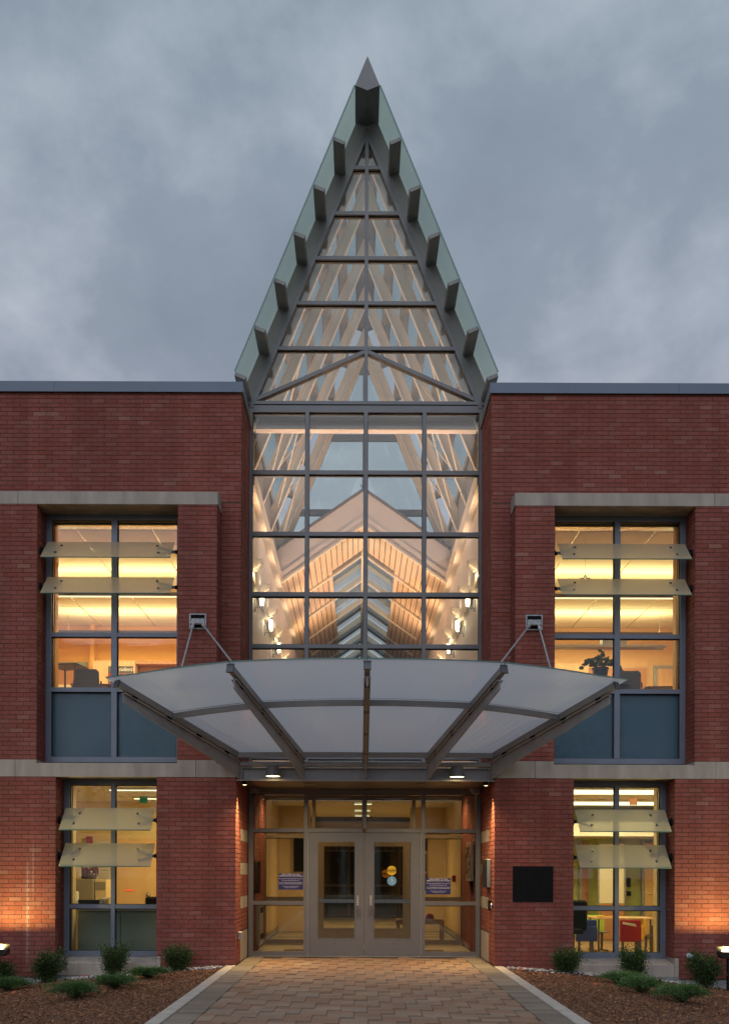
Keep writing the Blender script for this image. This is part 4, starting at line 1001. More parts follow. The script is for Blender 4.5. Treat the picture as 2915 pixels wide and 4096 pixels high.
# small things at the entrance
sc_ = thing('security_camera', 'pale dome security camera at the top left corner of the entrance recess', 'camera', (-1.84, 1.55, 2.8))
MB().box(-1.90, -1.76, 1.42, 1.60, 2.74, 2.830).build('housing', M['purlin'], sc_, bevel=0.006); MB().ball((-1.83, 1.51, 2.735), 0.05, 14, 8).build('dome', M['blackpaint'], sc_, smooth=True)
s2 = thing('security_camera', 'small bullet security camera at the top right corner of the entrance recess', 'camera', (1.84, 1.55, 2.8))
MB().box(1.79, 1.90, 1.35, 1.60, 2.74, 2.829).build('housing', M['purlin'], s2, bevel=0.006); MB().tube((1.76, 1.40, 2.80), (1.79, 1.45, 2.80), 0.028, n=10).build('lens', M['galv'], s2)
cbx = thing('door_intercom', 'tall black intercom box with silver edge on the right brick reveal', 'intercom', (1.93, 0.7, 1.4))
MB().box(1.88, 1.968, 0.42, 0.88, 1.20, 1.64).build('case', M['blackpaint'], cbx, bevel=0.01); MB().box(1.905, 1.96, 0.400, 0.418, 1.20, 1.64).build('silver_edge', M['frame'], cbx, bevel=0.004)
tag(MB().box(1.93, 1.968, 0.36, 0.50, 0.84, 1.0).build('card_reader', M['black'], bevel=0.004), 'small black card reader low on the right brick reveal', 'card reader')
tag(MB().ball((1.945, 0.17, 0.92), 0.05, 14, 8, (0.5, 1, 1)).build('door_bell', M['chrome'], smooth=True), 'round shiny push button nearest the corner of the right reveal', 'button')
tag(MB().box(-1.968, -1.90, 0.28, 0.42, 0.38, 0.50).build('outlet_box', M['galv'], bevel=0.008), 'grey weatherproof outlet box low on the left brick reveal', 'outlet')
# welcome signs stuck on the sidelights
def welcome(x0, x1, z0, z1, label):
    t = thing('welcome_sign', label, 'sign', ((x0+x1)/2, YG, z0), 'blue welcome signs')
    MB().box(x0, x1, YG+0.008, YG+0.017, z0, z1).build('sign_board', M['sign_blue'], t)
    c = (x0+x1)/2; h = z1-z0; y = YG+0.007; w = x1-x0
    rows = [('WELCOME TO THE', 0.036, 0.93), ('AMERICAN SCHOOL FOR THE DEAF', 0.034, 0.84), ('Please sign in at the Receptionist office to your left.', 0.0215, 0.68), ('You will be asked to show your I.D.', 0.0215, 0.565),
            ('If you have an appointment, please give the receptionist', 0.0215, 0.44), ('the name of the person you are meeting with.', 0.0215, 0.365), ('Thank you for cooperation in helping', 0.018, 0.20), ('us keeping our school safe.', 0.018, 0.13)]
    for s, sz, f in rows:
        ob = text(s, sz*h/0.28, (c, y, z0+h*f), M['sign_white'], t)
        wd = max(v.co.x for v in ob.data.vertices)-min(v.co.x for v in ob.data.vertices)
        if wd > w*0.95: ob.scale.x = w*0.95/wd
welcome(-1.455, -1.035, 1.13, 1.405, 'navy welcome sign in the sidelight left of the double doors')
welcome(1.045, 1.46, 1.06, 1.335, 'navy welcome sign in the sidelight right of the double doors')
def sticker(x, y, z, r, m, label, rows, band=False, rot=0):
    t = thing('door_sticker', label, 'sticker', (x, y, z))
    MB().disc((x, y, z), r, 0.002).build('disc', m, t)
    if band: MB().box(x-r*0.99, x+r*0.99, y-0.0015, y-0.0005, z-r*0.19, z+r*0.19).build('black_band', M['black'], t)
    for s, sz, dz, mm in rows: text(s, sz, (x, y-0.003, z+dz), M[mm], t)
    return t
sticker(0.462, YG-0.002, 1.46, 0.079, M['sticker_yellow'], 'round yellow automatic caution door sticker on the right door', [('AUTOMATIC', 0.027, 0.032, 'black'), ('CAUTION', 0.032, 0.0, 'sticker_yellow'), ('DOOR', 0.030, -0.034, 'black')], True)
bs = sticker(0.465, YG-0.002, 1.285, 0.079, M['sticker_blue'], 'round light blue wheelchair sticker under the yellow one', [('ACTIVATE SWITCH', 0.015, -0.036, 'sign_white'), ('TO OPERATE', 0.015, -0.052, 'sign_white')])
wc = MB(); x, z, y = 0.465, 1.30, YG-0.004
wc.disc((x-0.004, y, z+0.036), 0.008, 0.001); wc.bar((x-0.004, y, z+0.026), (x-0.002, y, z-0.002), 0.007, 0.001, (0, 1, 0)); wc.bar((x-0.002, y, z), (x+0.018, y, z), 0.006, 0.001, (0, 1, 0)); wc.bar((x+0.018, y, z), (x+0.026, y, z-0.018), 0.006, 0.001, (0, 1, 0)); wc.bar((x-0.003, y, z+0.014), (x+0.013, y, z+0.014), 0.005, 0.001, (0, 1, 0))
for k in range(12):
    a, b = R(120+k*20), R(140+k*20)
    wc.bar((x+0.001+0.019*math.cos(a), y, z-0.009+0.019*math.sin(a)), (x+0.001+0.019*math.cos(b), y, z-0.009+0.019*math.sin(b)), 0.005, 0.001, (0, 1, 0))
wc.build('wheelchair_symbol', M['sign_white'], bs, fix=False)
sticker(0.44, 4.80, 1.40, 0.079, M['sticker_orange'], 'second amber caution sticker on the inner right door', [('AUTOMATIC', 0.027, 0.032, 'black'), ('CAUTION', 0.032, 0.0, 'sticker_yellow'), ('DOOR', 0.030, -0.034, 'black')], True)
# black panel on the right wing wall
tag(MB().box(2.245, 2.862, -0.006, 0.004, 0.985, 1.532).build('wall_panel', M['black'], bevel=0.002), 'square black panel set in the brick wall right of the entrance', 'panel')
# camera on the right wall
wcm = thing('wall_camera', 'small pale blue bullet camera low on the right brick wall', 'camera', (4.93, 0, 0.17))
MB().ball((4.93, -0.03, 0.175), 0.05, 14, 8).build('ball_mount', M['camera_white'], wcm, smooth=True); MB().tube((4.94, -0.05, 0.165), (4.975, -0.13, 0.155), 0.03, n=12).build('barrel', M['camera_white'], wcm); MB().tube((4.975, -0.13, 0.155), (4.978, -0.137, 0.154), 0.022, n=12).build('lens', M['black'], wcm)

# ------------------------------------------------------------------ atrium lamps
def sconce(x, y, z, label):
    s = 1 if x < 0 else -1
    t = thing('wall_sconce', label, 'wall lamp', (x, y, z), 'lit tube sconces on the atrium walls')
    MB().box(x, x+s*0.03, y-0.03, y+0.03, z-0.20, z+0.02).build('backplate', M['galv'], t, bevel=0.004)
    MB().bar((x+s*0.03, y, z-0.13), (x+s*0.14, y, z-0.13), 0.025, 0.025).build('arm', M['galv'], t)
    MB().lathe([(0, 0), (0.032, 0), (0.032, 0.05), (0, 0.05)], (x+s*0.14, y, z-0.155), 14).build('socket', M['chrome'], t)
    MB().lathe([(0.0, 0), (0.026, 0), (0.042, 0.10), (0.036, 0.21), (0.0, 0.22)], (x+s*0.14, y, z-0.10), 14).build('glass_tube', M['em_sconce'], t, smooth=True)
    lamp('lamp', 'POINT', (x+s*0.14, y-0.0, z+0.01), 46, (1.0, 0.74, 0.30), t, shadow_soft_size=0.04)
    return t
names = ['nearest', 'second', 'third', 'fourth', 'fifth', 'sixth']
for k, y in enumerate((3.2, 5.2, 7.3)):
    for s in (-1, 1):
        sconce(s*2.02, y, 6.40, f'{names[k]} lit tube sconce on the {"left" if s < 0 else "right"} atrium wall')
def uplight(x, y, z, label):
    s = 1 if x < 0 else -1
    t = thing('wedge_uplight', label, 'wall lamp', (x, y, z), 'white wedge uplights along the atrium walls')
    MB().prism([(x, z-0.16), (x, z+0.06), (x+s*0.20, z+0.06), (x+s*0.17, z-0.02)], 'y', y-0.11, y+0.11).build('wedge_body', M['white'], t, bevel=0.004)
    for k in (-0.05, 0.0, 0.05): MB().box(x+s*0.03, x+s*0.10, y+k-0.008, y+k+0.008, z-0.12, z-0.115).build('lit_fin', M['em_pend'], t)
    MB().box(x+s*0.03, x+s*0.17, y-0.08, y+0.08, z+0.061, z+0.066).build('lens', M['em_warm'], t)
    lamp('lamp', 'SPOT', (x+s*0.17, y, z+0.09), 210, (1.0, 0.62, 0.40), t, rot=(R(180), R(s*42), 0), spot_size=R(118), spot_blend=0.9, shadow_soft_size=0.06)
    lamp('lamp_down', 'POINT', (x+s*0.14, y-0.16, z-0.22), 3.5, (1.0, 0.70, 0.42), t, shadow_soft_size=0.04)  # added spill lamp below the wedge, lights its underside
    return t
for k, y in enumerate((2.75, 4.4, 6.1, 8.0, 10.4, 13.2)):
    for s in (-1, 1):
        uplight(s*2.018, y, 6.93, f'{names[k]} white wedge uplight on the {"left" if s < 0 else "right"} atrium wall')
# unidentified dark upright by the right hall wall, given a plant's shape
ft = thing('dark_upright', 'dark upright object of plant shape beside the right upper hall wall', 'plant', (1.55, 6.2, 5.0))
MB().box(1.35, 1.98, 6.0, 6.5, 4.72, 4.80).build('plant_shelf', M['white'], ft)
MB().lathe([(0.07, 0.0), (0.10, 0.16), (0.0, 0.16)], (1.66, 6.2, 4.80), 14).build('pot', M['black'], ft)
fl = MB(); random.seed(21)
for i in range(160):
    a = random.random()*6.28; h = random.random(); r = 0.02+0.10*math.sin(math.pi*min(1, h*0.9+0.08))*random.random()**0.5
    c = Vector((1.66+r*math.cos(a), 6.2+r*math.sin(a), 4.96+0.62*h)); d = Vector((math.cos(a), math.sin(a), 0.9)).normalized()*0.045; sd_ = Vector((-math.sin(a), math.cos(a), 0))*0.014
    fl.add([c-d, c+sd_, c+d, c-sd_], [(0, 1, 2, 3)])
fo = fl.build('foliage', M['black'], ft, fix=False)

# ------------------------------------------------------------------ rooms behind the windows
def room(sx, x0, x1, y1, z0, z1, win, wall, back, floor, tile=(0.61, 1.22), ori=0, name='classroom'):
    """win = (wx0, wx1, wz0, wz1) opening in the front wall; everything mirrored by sx"""
    y0 = 0.62
    X = lambda v: sx*v
    f = MB(); yy0, yy1 = y0, y0+0.20
    f.box(X(x0), X(win[0]+0.09), yy0, yy1, z0, z1); f.box(X(win[1]-0.09), X(x1), yy0, yy1, z0, z1)
    if win[2]-0.02 > z0: f.box(X(win[0]+0.09), X(win[1]-0.09), yy0, yy1, z0, win[2]+0.05)
    if win[3] < z1: f.box(X(win[0]+0.09), X(win[1]-0.09), yy0, yy1, win[3]-0.03, z1)
    o = f.build(name+'_wall', wall, fix=False); tag(o, kind='structure')
    MB().box(X(x0-0.08), X(x0), y0, y1, z0, z1).build('side_wall', wall, o); MB().box(X(x1), X(x1+0.08), y0, y1, z0, z1).build('side_wall', wall, o)
    MB().box(X(x0), X(x1), y1, y1+0.08, z0, z1).build('back_wall', back, o)
    fo_ = MB().box(X(x0-0.08), X(x1+0.08), y0, y1+0.08, z0-0.1, z0).build(name+'_floor', floor); tag(fo_, kind='structure')
    cb = MB().box(X(x0-0.08), X(x1+0.08), y0, y1+0.08, z1+0.006, z1+0.12).build(name+'_ceiling', M['tbar']); tag(cb, kind='structure')
    y = yy1; j = 0; a, b = tile
    cache = {}
    while y < y1-0.05:
        x = x0
        ye = min(y+a, y1)
        while x < x1-0.05:
            xe = min(x+b, x1)
            key = (round(xe-x, 3), round(ye-y, 3))
            if key not in cache:
                w, h = key; cache[key] = MB().box(-w/2+0.012, w/2-0.012, -h/2+0.012, h/2-0.012, 0, 0.005).mesh('ceiling_tile', M['tile'])
            q = bpy.data.objects.new('ceiling_tile', cache[key]); COL.objects.link(q); q.parent = cb
            q.location = (X((x+xe)/2), (y+ye)/2, z1)
            x += b
        y += a
    return o
def pendant(sx, x0, x1, y, z, label, up, down, group):
    t = thing('pendant_light', label, 'pendant light', (sx*(x0+x1)/2, y, z), group)
    X = lambda v: sx*v
    MB().prism([(y-0.11, z+0.05), (y-0.05, z), (y+0.05, z), (y+0.11, z+0.05)], 'x', X(x0), X(x1)).build('fixture_body', M['steel_leg'], t)
    MB().box(X(x0+0.02), X(x1-0.02), y-0.045, y+0.045, z-0.006, z-0.001).build('lens', M['em_pend'], t)
    for xx in (x0+0.4, x1-0.4): MB().tube((X(xx), y, z+0.05), (X(xx), y, z+0.40), 0.004, n=5).build('wire', M['galv'], t)
    L = abs(x1-x0)
    lamp('lamp_up', 'AREA', (X((x0+x1)/2), y, z+0.07), up, (1.0, 0.80, 0.36), t, rot=(R(180), 0, 0), shape='RECTANGLE', size=L*0.95, size_y=0.12)
    lamp('lamp_down', 'AREA', (X((x0+x1)/2), y, z-0.02), down, (1.0, 0.80, 0.42), t, rot=(0, 0, 0), shape='RECTANGLE', size=L*0.95, size_y=0.09)
    return t
FZ = 3.62
for sx, wcol, nm in ((-1, M['orange'], 'left'), (1, M['tan'], 'right')):
    room(sx, 2.2, 7.6, 7.4, FZ, 6.90, (2.867, 5.003, 3.14, 7.02), wcol, wcol, M['carpet'], (0.61*2, 0.61*2))
    pendant(sx, 2.5, 6.6, 3.05, 6.42, f'near pendant light row in the {nm} upstairs room', 40, 110, 'linear pendant lights upstairs')
    pendant(sx, 2.5, 6.6, 6.05, 6.42, f'far pendant light row in the {nm} upstairs room', 40, 110, 'linear pendant lights upstairs')
room(-1, 2.2, 6.8, 5.6, -0.02, 2.86, (3.172, 4.708, 0.10, 2.868), M['cream'], M['cream'], M['carpet'], (1.22, 1.22), name='office')
room(1, 2.2, 6.8, 7.6, -0.02, 2.86, (3.172, 4.708, 0.10, 2.868), M['cream'], M['green_wall'], M['carpet'], (1.22, 1.22))
def troffer(sx, x0, x1, y, z, label, power, wy=0.10):
    t = thing('ceiling_light', label, 'ceiling light', (sx*(x0+x1)/2, y, z), 'fluorescent ceiling lights downstairs')
    MB().box(sx*x0, sx*x1, y-wy, y+wy, z-0.035, z-0.004).build('fixture_body', M['paper'], t)
    MB().box(sx*(x0+0.01), sx*(x1-0.01), y-wy*0.8, y+wy*0.8, z-0.046, z-0.037).build('lens', M['em_white'], t)
    lamp('lamp', 'AREA', (sx*(x0+x1)/2, y, z-0.06), power, (1.0, 0.80, 0.40), t, rot=(0, 0, 0), shape='RECTANGLE', size=abs(x1-x0)*0.95, size_y=0.2)
    return t
troffer(-1, 2.4, 4.37, 2.0, 2.86, 'near fluorescent ceiling light in the left office', 46, 0.07)
troffer(-1, 2.4, 4.4, 4.1, 2.86, 'far fluorescent ceiling light in the left office', 46, 0.07)
troffer(1, 2.4, 6.4, 2.05, 2.86, 'near bright ceiling light strip in the right classroom', 62, 0.55)
troffer(1, 2.4, 6.4, 5.0, 2.86, 'second bright ceiling light strip in the right classroom', 62, 0.55)

# furniture upstairs
def chair(x, y, z, rz, label, shell, group):
    t = thing('chair', label, 'chair', (0, 0, 0), group)
    b = MB()
    for k in range(8):      # curved back in eight staves of a single shell
        a0, a1 = R(-26+k*6.5), R(-26+(k+1)*6.5)
        p0, p1 = (0.44*math.sin(a0), -0.44*math.cos(a0)+0.64), (0.44*math.sin(a1), -0.44*math.cos(a1)+0.64)
        r0 = 0.0 if 0 < k < 7 else 0.03
        b.add([(p0[0], p0[1], 0.52+(r0 if k == 0 else 0)), (p1[0], p1[1], 0.52+(r0 if k == 7 else 0)), (p1[0]*0.98, p1[1]+0.05, 0.86-(0.05 if k == 7 else 0)), (p0[0]*0.98, p0[1]+0.05, 0.86-(0.05 if k == 0 else 0)),
               (p0[0], p0[1]+0.018, 0.52+(r0 if k == 0 else 0)), (p1[0], p1[1]+0.018, 0.52+(r0 if k == 7 else 0)), (p1[0]*0.98, p1[1]+0.068, 0.86-(0.05 if k == 7 else 0)), (p0[0]*0.98, p0[1]+0.068, 0.86-(0.05 if k == 0 else 0))],
              [(0,3,2,1),(4,5,6,7),(0,1,5,4),(1,2,6,5),(2,3,7,6),(3,0,4,7)])
    b.build('backrest', shell, t)
    MB().prism([(-0.21, -0.22), (0.21, -0.22), (0.20, 0.20), (-0.20, 0.20)], 'z', 0.43, 0.455).build('seat', shell, t, bevel=0.008)
    for s in (-1, 1):
        MB().path([(s*0.215, 0.24, 0.86-0.18), (s*0.215, 0.22, 0.44), (s*0.23, 0.27, 0.0)], 0.013).build('leg', M['steel_leg'], t, fix=False)
        MB().path([(s*0.215, 0.22, 0.42), (s*0.21, -0.18, 0.42), (s*0.23, -0.24, 0.0)], 0.013).build('leg', M['steel_leg'], t, fix=False)
    MB().bar((-0.21, 0.22, 0.42), (0.21, 0.22, 0.42), 0.02, 0.02).build('stretcher', M['steel_leg'], t)
    t.location = (x, y, z); t.rotation_euler = (0, 0, rz)
    return t
def desk(x, y, z, w, d, h, label, topm, group=None, rz=0, tray=True):
    t = thing('desk', label, 'desk', (0, 0, 0), group)
    MB().prism([(-w/2+0.06, -d/2), (w/2-0.06, -d/2), (w/2, -d/2+0.06), (w/2, d/2-0.06), (w/2-0.06, d/2), (-w/2+0.06, d/2), (-w/2, d/2-0.06), (-w/2, -d/2+0.06)], 'z', h-0.025, h).build('tabletop', topm, t, bevel=0.003)
    for a in (-1, 1):
        for b in (-1, 1): MB().tube((a*(w/2-0.07), b*(d/2-0.07), 0), (a*(w/2-0.07), b*(d/2-0.07), h-0.026), 0.017, n=8).build('leg', M['steel_leg'], t)
    if tray:
        q = MB()
        for k in range(9): q.bar((-w/2+0.1+k*(w-0.2)/8, -d/2+0.06, h-0.13), (-w/2+0.1+k*(w-0.2)/8, d/2-0.08, h-0.13), 0.006, 0.006)
        for yy in (-d/2+0.06, d/2-0.08): q.bar((-w/2+0.1, yy, h-0.13), (w/2-0.1, yy, h-0.13), 0.008, 0.008)
        q.build('book_rack', M['steel_leg'], t, fix=False)
    t.location = (x, y, z); t.rotation_euler = (0, 0, rz)
    return t
FU = FZ+0.0
chair(-4.53, 1.25, 3.92-0.08, R(188), 'taupe shell chair turned to the upstairs left window', M['plastic_tan'], 'taupe classroom chairs upstairs')
tag(MB().box(-6.3, -2.3, 0.85, 3.3, FZ, 3.84).build('raised_floor', M['carpet']), kind='structure')
tag(MB().box(2.3, 6.3, 0.85, 3.3, FZ, 3.84).build('raised_floor', M['carpet']), kind='structure')
desk(-4.62, 1.85, 3.84, 0.7, 0.5, 0.74, 'dark topped pupil desk behind the chair in the left upstairs room', M['desk_dark'], 'pupil desks upstairs', R(8))
desk(-4.93, 1.55, 3.84, 0.5, 0.5, 1.02, 'tall dark desk at the left edge of the left upstairs window', M['desk_dark'], 'pupil desks upstairs', R(-12), False)
desk(-3.85, 2.3, 3.84, 0.62, 0.5, 0.74, 'dark pupil desk half hidden by the canopy tip upstairs left', M['desk_dark'], 'pupil desks upstairs', R(-5))
chair(4.27, 1.25, 3.84, R(176), 'taupe shell chair turned to the upstairs right window', M['plastic_tan'], 'taupe classroom chairs upstairs')
desk(4.0, 1.8, 3.84, 0.75, 0.5, 0.72, 'dark pupil desk behind the chair in the right upstairs room', M['desk_dark'], 'pupil desks upstairs', R(4))
desk(5.05, 1.9, 3.84, 0.62, 0.5, 0.74, 'dark pupil desk at the right edge of the right upstairs window', M['desk_dark'], 'pupil desks upstairs', R(-6))
# left upstairs room: maple cupboards, poster, door
cb = thing('wall_cupboard', 'maple cupboards along the orange wall of the left upstairs room', 'cupboard', (-4.5, 7.1, 4.6))
MB().box(-5.93, -5.0, 7.0, 7.39, FZ, 6.05).build('carcass', M['wood'], cb)
for i in range(2): MB().box(-5.92+i*0.465, -5.465+i*0.465, 6.975, 6.998, FZ+0.05, 6.02).build('door', M['wood'], cb)
MB().box(-4.99, -2.3, 7.0, 7.39, 5.98, 6.05).build('shelf_board', M['wood_dark'], cb); MB().box(-4.99, -2.3, 7.33, 7.39, FZ, 5.97).build('recess_back', M['wood'], cb)
ps = thing('wall_poster', 'dark Presidents poster with rows of red and blue portraits', 'poster', (-4.85, 6.96, 5))
MB().box(-5.585, -5.04, 6.955, 6.972, 5.42, 5.92).build('poster_sheet', mat('dark_slate_poster', (0.06, 0.05, 0.06), 0.6), ps)
text('Presidents', 0.125, (-5.27, 6.95, 5.85), M['paper'], ps, shear=0.3)
for r_ in range(3):
    for c_ in range(8):
        m_ = M['red'] if (c_+r_) % 2 == 0 else mat('slate_portrait_tile', (0.16, 0.19, 0.24), 0.6) if r_ == 0 and c_ == 1 else (M['red'] if (c_+r_) % 2 == 0 else bpy.data.materials['slate_portrait_tile'])
        x = -5.57+c_*0.066; z = 5.69-r_*0.11
        p_ = MB().box(x, x+0.052, 6.95, 6.954, z, z+0.075).build('portrait_tile', m_, ps)
        MB().lathe([(0, 0), (0.012, 0)], (x+0.026, 6.949, z+0.045), 8, 'y').build('portrait_head', M['paper'], p_)
dr = thing('room_door', 'reddish door in a pale green frame in the left upstairs room', 'door', (-5.9, 7.35, FZ))
MB().box(-7.0, -6.16, 7.33, 7.38, FZ, 6.08).build('door_frame', M['grey_panel'], dr); MB().box(-6.93, -6.23, 7.30, 7.328, FZ, 6.0).build('door_leaf', M['wood_dark'], dr); MB().box(-6.88, -6.26, 7.285, 7.299, FZ+0.7, FZ+1.95).build('notice_sheet', M['white_board'], dr)
tag(MB().box(-6.05, -5.95, 7.2, 7.39, FZ, 6.89).build('wall_pier', M['orange']), kind='structure')
# right upstairs room: cupboards, doors, star, plant
cb = thing('wall_cupboard', 'maple cupboards along the tan wall of the right upstairs room', 'cupboard', (4, 7.1, 4.6))
MB().box(2.3, 4.95, 7.1, 7.39, FZ, 6.05).build('carcass', M['wood'], cb)
for i in range(2): MB().box(3.32+i*0.82, 4.11+i*0.82, 7.075, 7.098, FZ+0.05, 6.0).build('door', M['wood'], cb)
MB().box(4.96, 6.28, 7.3, 7.39, FZ, 6.03).build('carcass', M['wood'], cb)
for i in range(2): MB().box(4.98+i*0.65, 5.6+i*0.65, 7.275, 7.298, FZ+0.05, 5.98).build('door', M['wood_dark'], cb)
dr = thing('room_door', 'glazed door in a grey frame in the right upstairs room', 'door', (5.6, 7.35, FZ))
MB().box(6.45, 7.3, 7.33, 7.38, FZ, 6.05).build('door_frame', M['galv'], dr); MB().box(6.53, 7.22, 7.30, 7.328, FZ, 5.97).build('door_leaf', M['wood'], dr); MB().box(6.68, 7.08, 7.285, 7.299, FZ+1.3, FZ+1.95).build('glowing_door_pane', M['em_pend'], dr)  # glow put into the door pane itself, no lamp there
st = MB(); pts = []
for k in range(10):
    a = R(90+36*k); r = 0.085 if k % 2 == 0 else 0.040; pts.append((3.57+r*math.cos(a), 6.20+r*math.sin(a)))
sto = thing('hanging_star', 'small grey star ornament hanging in the right upstairs window', 'ornament', (3.57, 1.1, 6.2))
for a, b in zip(pts, pts[1:]+pts[:1]): st.tube((a[0], 1.1, a[1]), (b[0], 1.1, b[1]), 0.008, n=6)
st.build('star_outline', M['steel_leg'], sto, fix=False); MB().tube((3.57, 1.1, 6.28), (3.57, 1.1, 6.88), 0.002, n=5).build('string', M['steel_leg'], sto)
for x, w, h, lb in ((2.97, 0.15, 0.17, 'dark box silhouette on the ledge at the left of the right upstairs window'), (4.98, 0.24, 0.13, 'grey box on the ledge at the right of the right upstairs window')):
    tag(MB().box(x-w, x+w, 4.9, 5.1, 6.20-0.22, 6.20+h-0.22+0.06).build('storage_box', M['steel_leg']), lb, 'box')
tag(MB().box(2.4, 6.0, 4.85, 5.15, 5.93, 5.965).build('hanging_shelf', M['steel_leg']), 'long thin hanging shelf across the right upstairs room', 'shelf')
pt = thing('potted_plant', 'trailing green plant in a dark pot in the right upstairs window', 'plant', (3.80, 1.0, 4.55))
tag(MB().box(3.3, 4.25, 0.87, 1.13, 4.47, 4.50).build('window_shelf', M['steel_leg']), 'narrow dark shelf under the potted plant', 'shelf')
MB().lathe([(0.095, 0.0), (0.125, 0.22), (0.135, 0.22), (0.135, 0.25), (0.0, 0.25)], (3.80, 1.0, 4.501), 18).build('pot', mat('slate_blue_pot', (0.03, 0.05, 0.08), 0.4), pt)
pl = MB(); tn = []; random.seed(11)
for i in range(130):
    a = random.random()*6.28; rr = random.random()**0.6; trail = i > 80
    if not trail: c = Vector((3.80+0.19*rr*math.cos(a), 1.0+0.10*rr*math.sin(a), 4.80+0.22*random.random()*(1.2-rr)))
    else:
        sgn = 1 if random.random() < 0.5 else -1; q = random.random(); c = Vector((3.80+sgn*(0.16+0.22*q), 0.98+0.05*random.random(), 4.86-0.26*q*q+random.uniform(-0.03, 0.03)))
    n_ = Vector((random.uniform(-1, 1), -1.3, random.uniform(-0.3, 1.2))).normalized(); u = n_.orthogonal().normalized(); u.rotate(Matrix.Rotation(random.random()*6.28, 3, n_)); v = n_.cross(u)
    L_ = random.uniform(0.03, 0.05); W_ = L_*0.75
    pl.add([c-u*L_, c-u*L_*0.2+v*W_, c+u*L_, c-u*L_*0.2-v*W_], [(0, 1, 2), (0, 2, 3)]); t_ = random.random()*0.8+0.1; tn += [t_, t_]
me = pl.mesh('foliage', M['juniper'], fix=False); tone_attr(me, tn); o = bpy.data.objects.new('foliage', me); COL.objects.link(o); o.parent = pt; o.location = -off(pt)

# left office downstairs
wb = thing('low_cabinet', 'pale grey green cabinet backs behind the lower panes of the left office window', 'cabinet', (-3.95, 1.0, 0))
for x in (-4.62, -3.93): MB().box(x, x+0.68, 0.95, 1.45, 0.0, 0.78).build('cabinet_back', M['grey_panel'], wb, bevel=0.004)
MB().box(-4.65, -3.2, 0.90, 1.5, 0.79, 0.83).build('cabinet_top', M['cabinet'], wb)
cp = thing('copier', 'grey office copier with open lid in the left office', 'copier', (-4.3, 2.9, 0))
MB().box(-5.3, -4.87, 2.9, 3.5, 0, 1.29).build('body', M['cabinet'], cp, bevel=0.01); MB().box(-4.86, -4.66, 3.0, 3.5, 0, 1.28).build('side_cabinet', M['lobby'], cp, bevel=0.005)
MB().box(-4.85, -4.67, 2.99, 2.999, 1.10, 1.24).build('drawer_front', M['cabinet'], cp); MB().plate((-5.25, 3.4, 1.34), (-5.0, 3.4, 1.34), (-5.15, 3.45, 1.75), (-5.4, 3.45, 1.75), 0.03).build('lid', M['paper'], cp)
MB().box(-5.12, -5.03, 3.05, 3.2, 1.292, 1.50).build('tray', M['black'], cp)
fl_ = thing('flower_basket', 'dark red flowers in a basket on the office copier', 'flowers', (-4.2, 2.9, 1.3)); MB().lathe([(0.10, 0), (0.14, 0.08), (0, 0.08)], (-4.96, 3.05, 1.292), 12).build('basket', M['stem'], fl_)
fr_ = MB(); random.seed(4)
for i in range(60): fr_.ball((-4.96+random.uniform(-0.14, 0.14), 3.05+random.uniform(-0.08, 0.08), 1.40+random.uniform(-0.02, 0.09)), random.uniform(0.014, 0.028), 6, 4)
fr_.build('flower_heads', mat('dark_red_petals', (0.12, 0.012, 0.015), 0.7), fl_, fix=False)
dk = thing('office_desk_items', 'black monitor back and paper stand on the office desk by the window', 'monitor', (-4.2, 1.2, 0.83))
MB().box(-4.70, -4.31, 1.25, 1.30, 0.86, 0.96).build('monitor_panel', M['black'], dk); MB().box(-4.55, -4.45, 1.24, 1.31, 0.832, 0.86).build('stand', M['black'], dk)
pr = thing('paper_tray', 'cream printer with paper at the left edge of the office window', 'printer', (-4.55, 1.2, 0.83)); MB().box(-4.85, -4.72, 1.1, 1.4, 0.832, 1.10).build('printer_body', M['paper'], pr, bevel=0.02); MB().box(-4.85, -4.72, 1.08, 1.1, 0.94, 0.98).build('slot', M['black'], pr)
fb = thing('file_row', 'row of thin files standing on the office window cabinet', 'files', (-3.85, 1.2, 0.83)); random.seed(9)
for i in range(9): MB().box(-4.31+i*0.018, -4.298+i*0.018, 1.08, 1.3, 0.832, 0.98+random.uniform(-0.03, 0.03)).build('file', M[random.choice(['paper', 'cabinet', 'lobby'])], fb)
tag(MB().box(-3.57, -3.2, 1.1, 1.2, 0.60, 1.02).build('swivel_chair', M['black'], bevel=0.03), 'black office chair back showing at the right edge of the left office window', 'chair back')
od = thing('office_door', 'cream office door with a round steel knob', 'door', (-3.5, 5.5, 0)); MB().box(-5.07, -4.2, 5.53, 5.59, 0, 2.1).build('door_leaf', M['tan'], od); MB().ball((-4.40, 5.48, 0.94), 0.05, 12, 8).build('knob', M['chrome'], od, smooth=True)
bl = thing('window_blind', 'cream slatted blind on the back wall of the left office', 'blind', (-4.6, 5.5, 1.5))
for i in range(16): MB().box(-5.75, -5.2, 5.54, 5.57, 1.1+i*0.06, 1.14+i*0.06).build('slat', M['paper'], bl)
tag(MB().box(-5.66, -5.55, 5.47, 5.53, 1.98, 2.14).build('fire_strobe', M['red'], bevel=0.004), 'small red fire strobe on the left office back wall', 'alarm')
ex = thing('exit_sign', 'green lit exit sign under the left office ceiling', 'exit sign', (-3.6, 2.6, 2.68)); MB().box(-3.97, -3.84, 2.58, 2.62, 2.64, 2.76).build('sign_box', M['em_green'], ex); text('EXIT', 0.055, (-3.905, 2.575, 2.70), M['black'], ex)
tag(MB().box(-4.88, -4.70, 5.51, 5.525, 1.03, 1.055).build('led_strip', M['em_red']), 'thin red glowing strip on the office door', 'light strip')
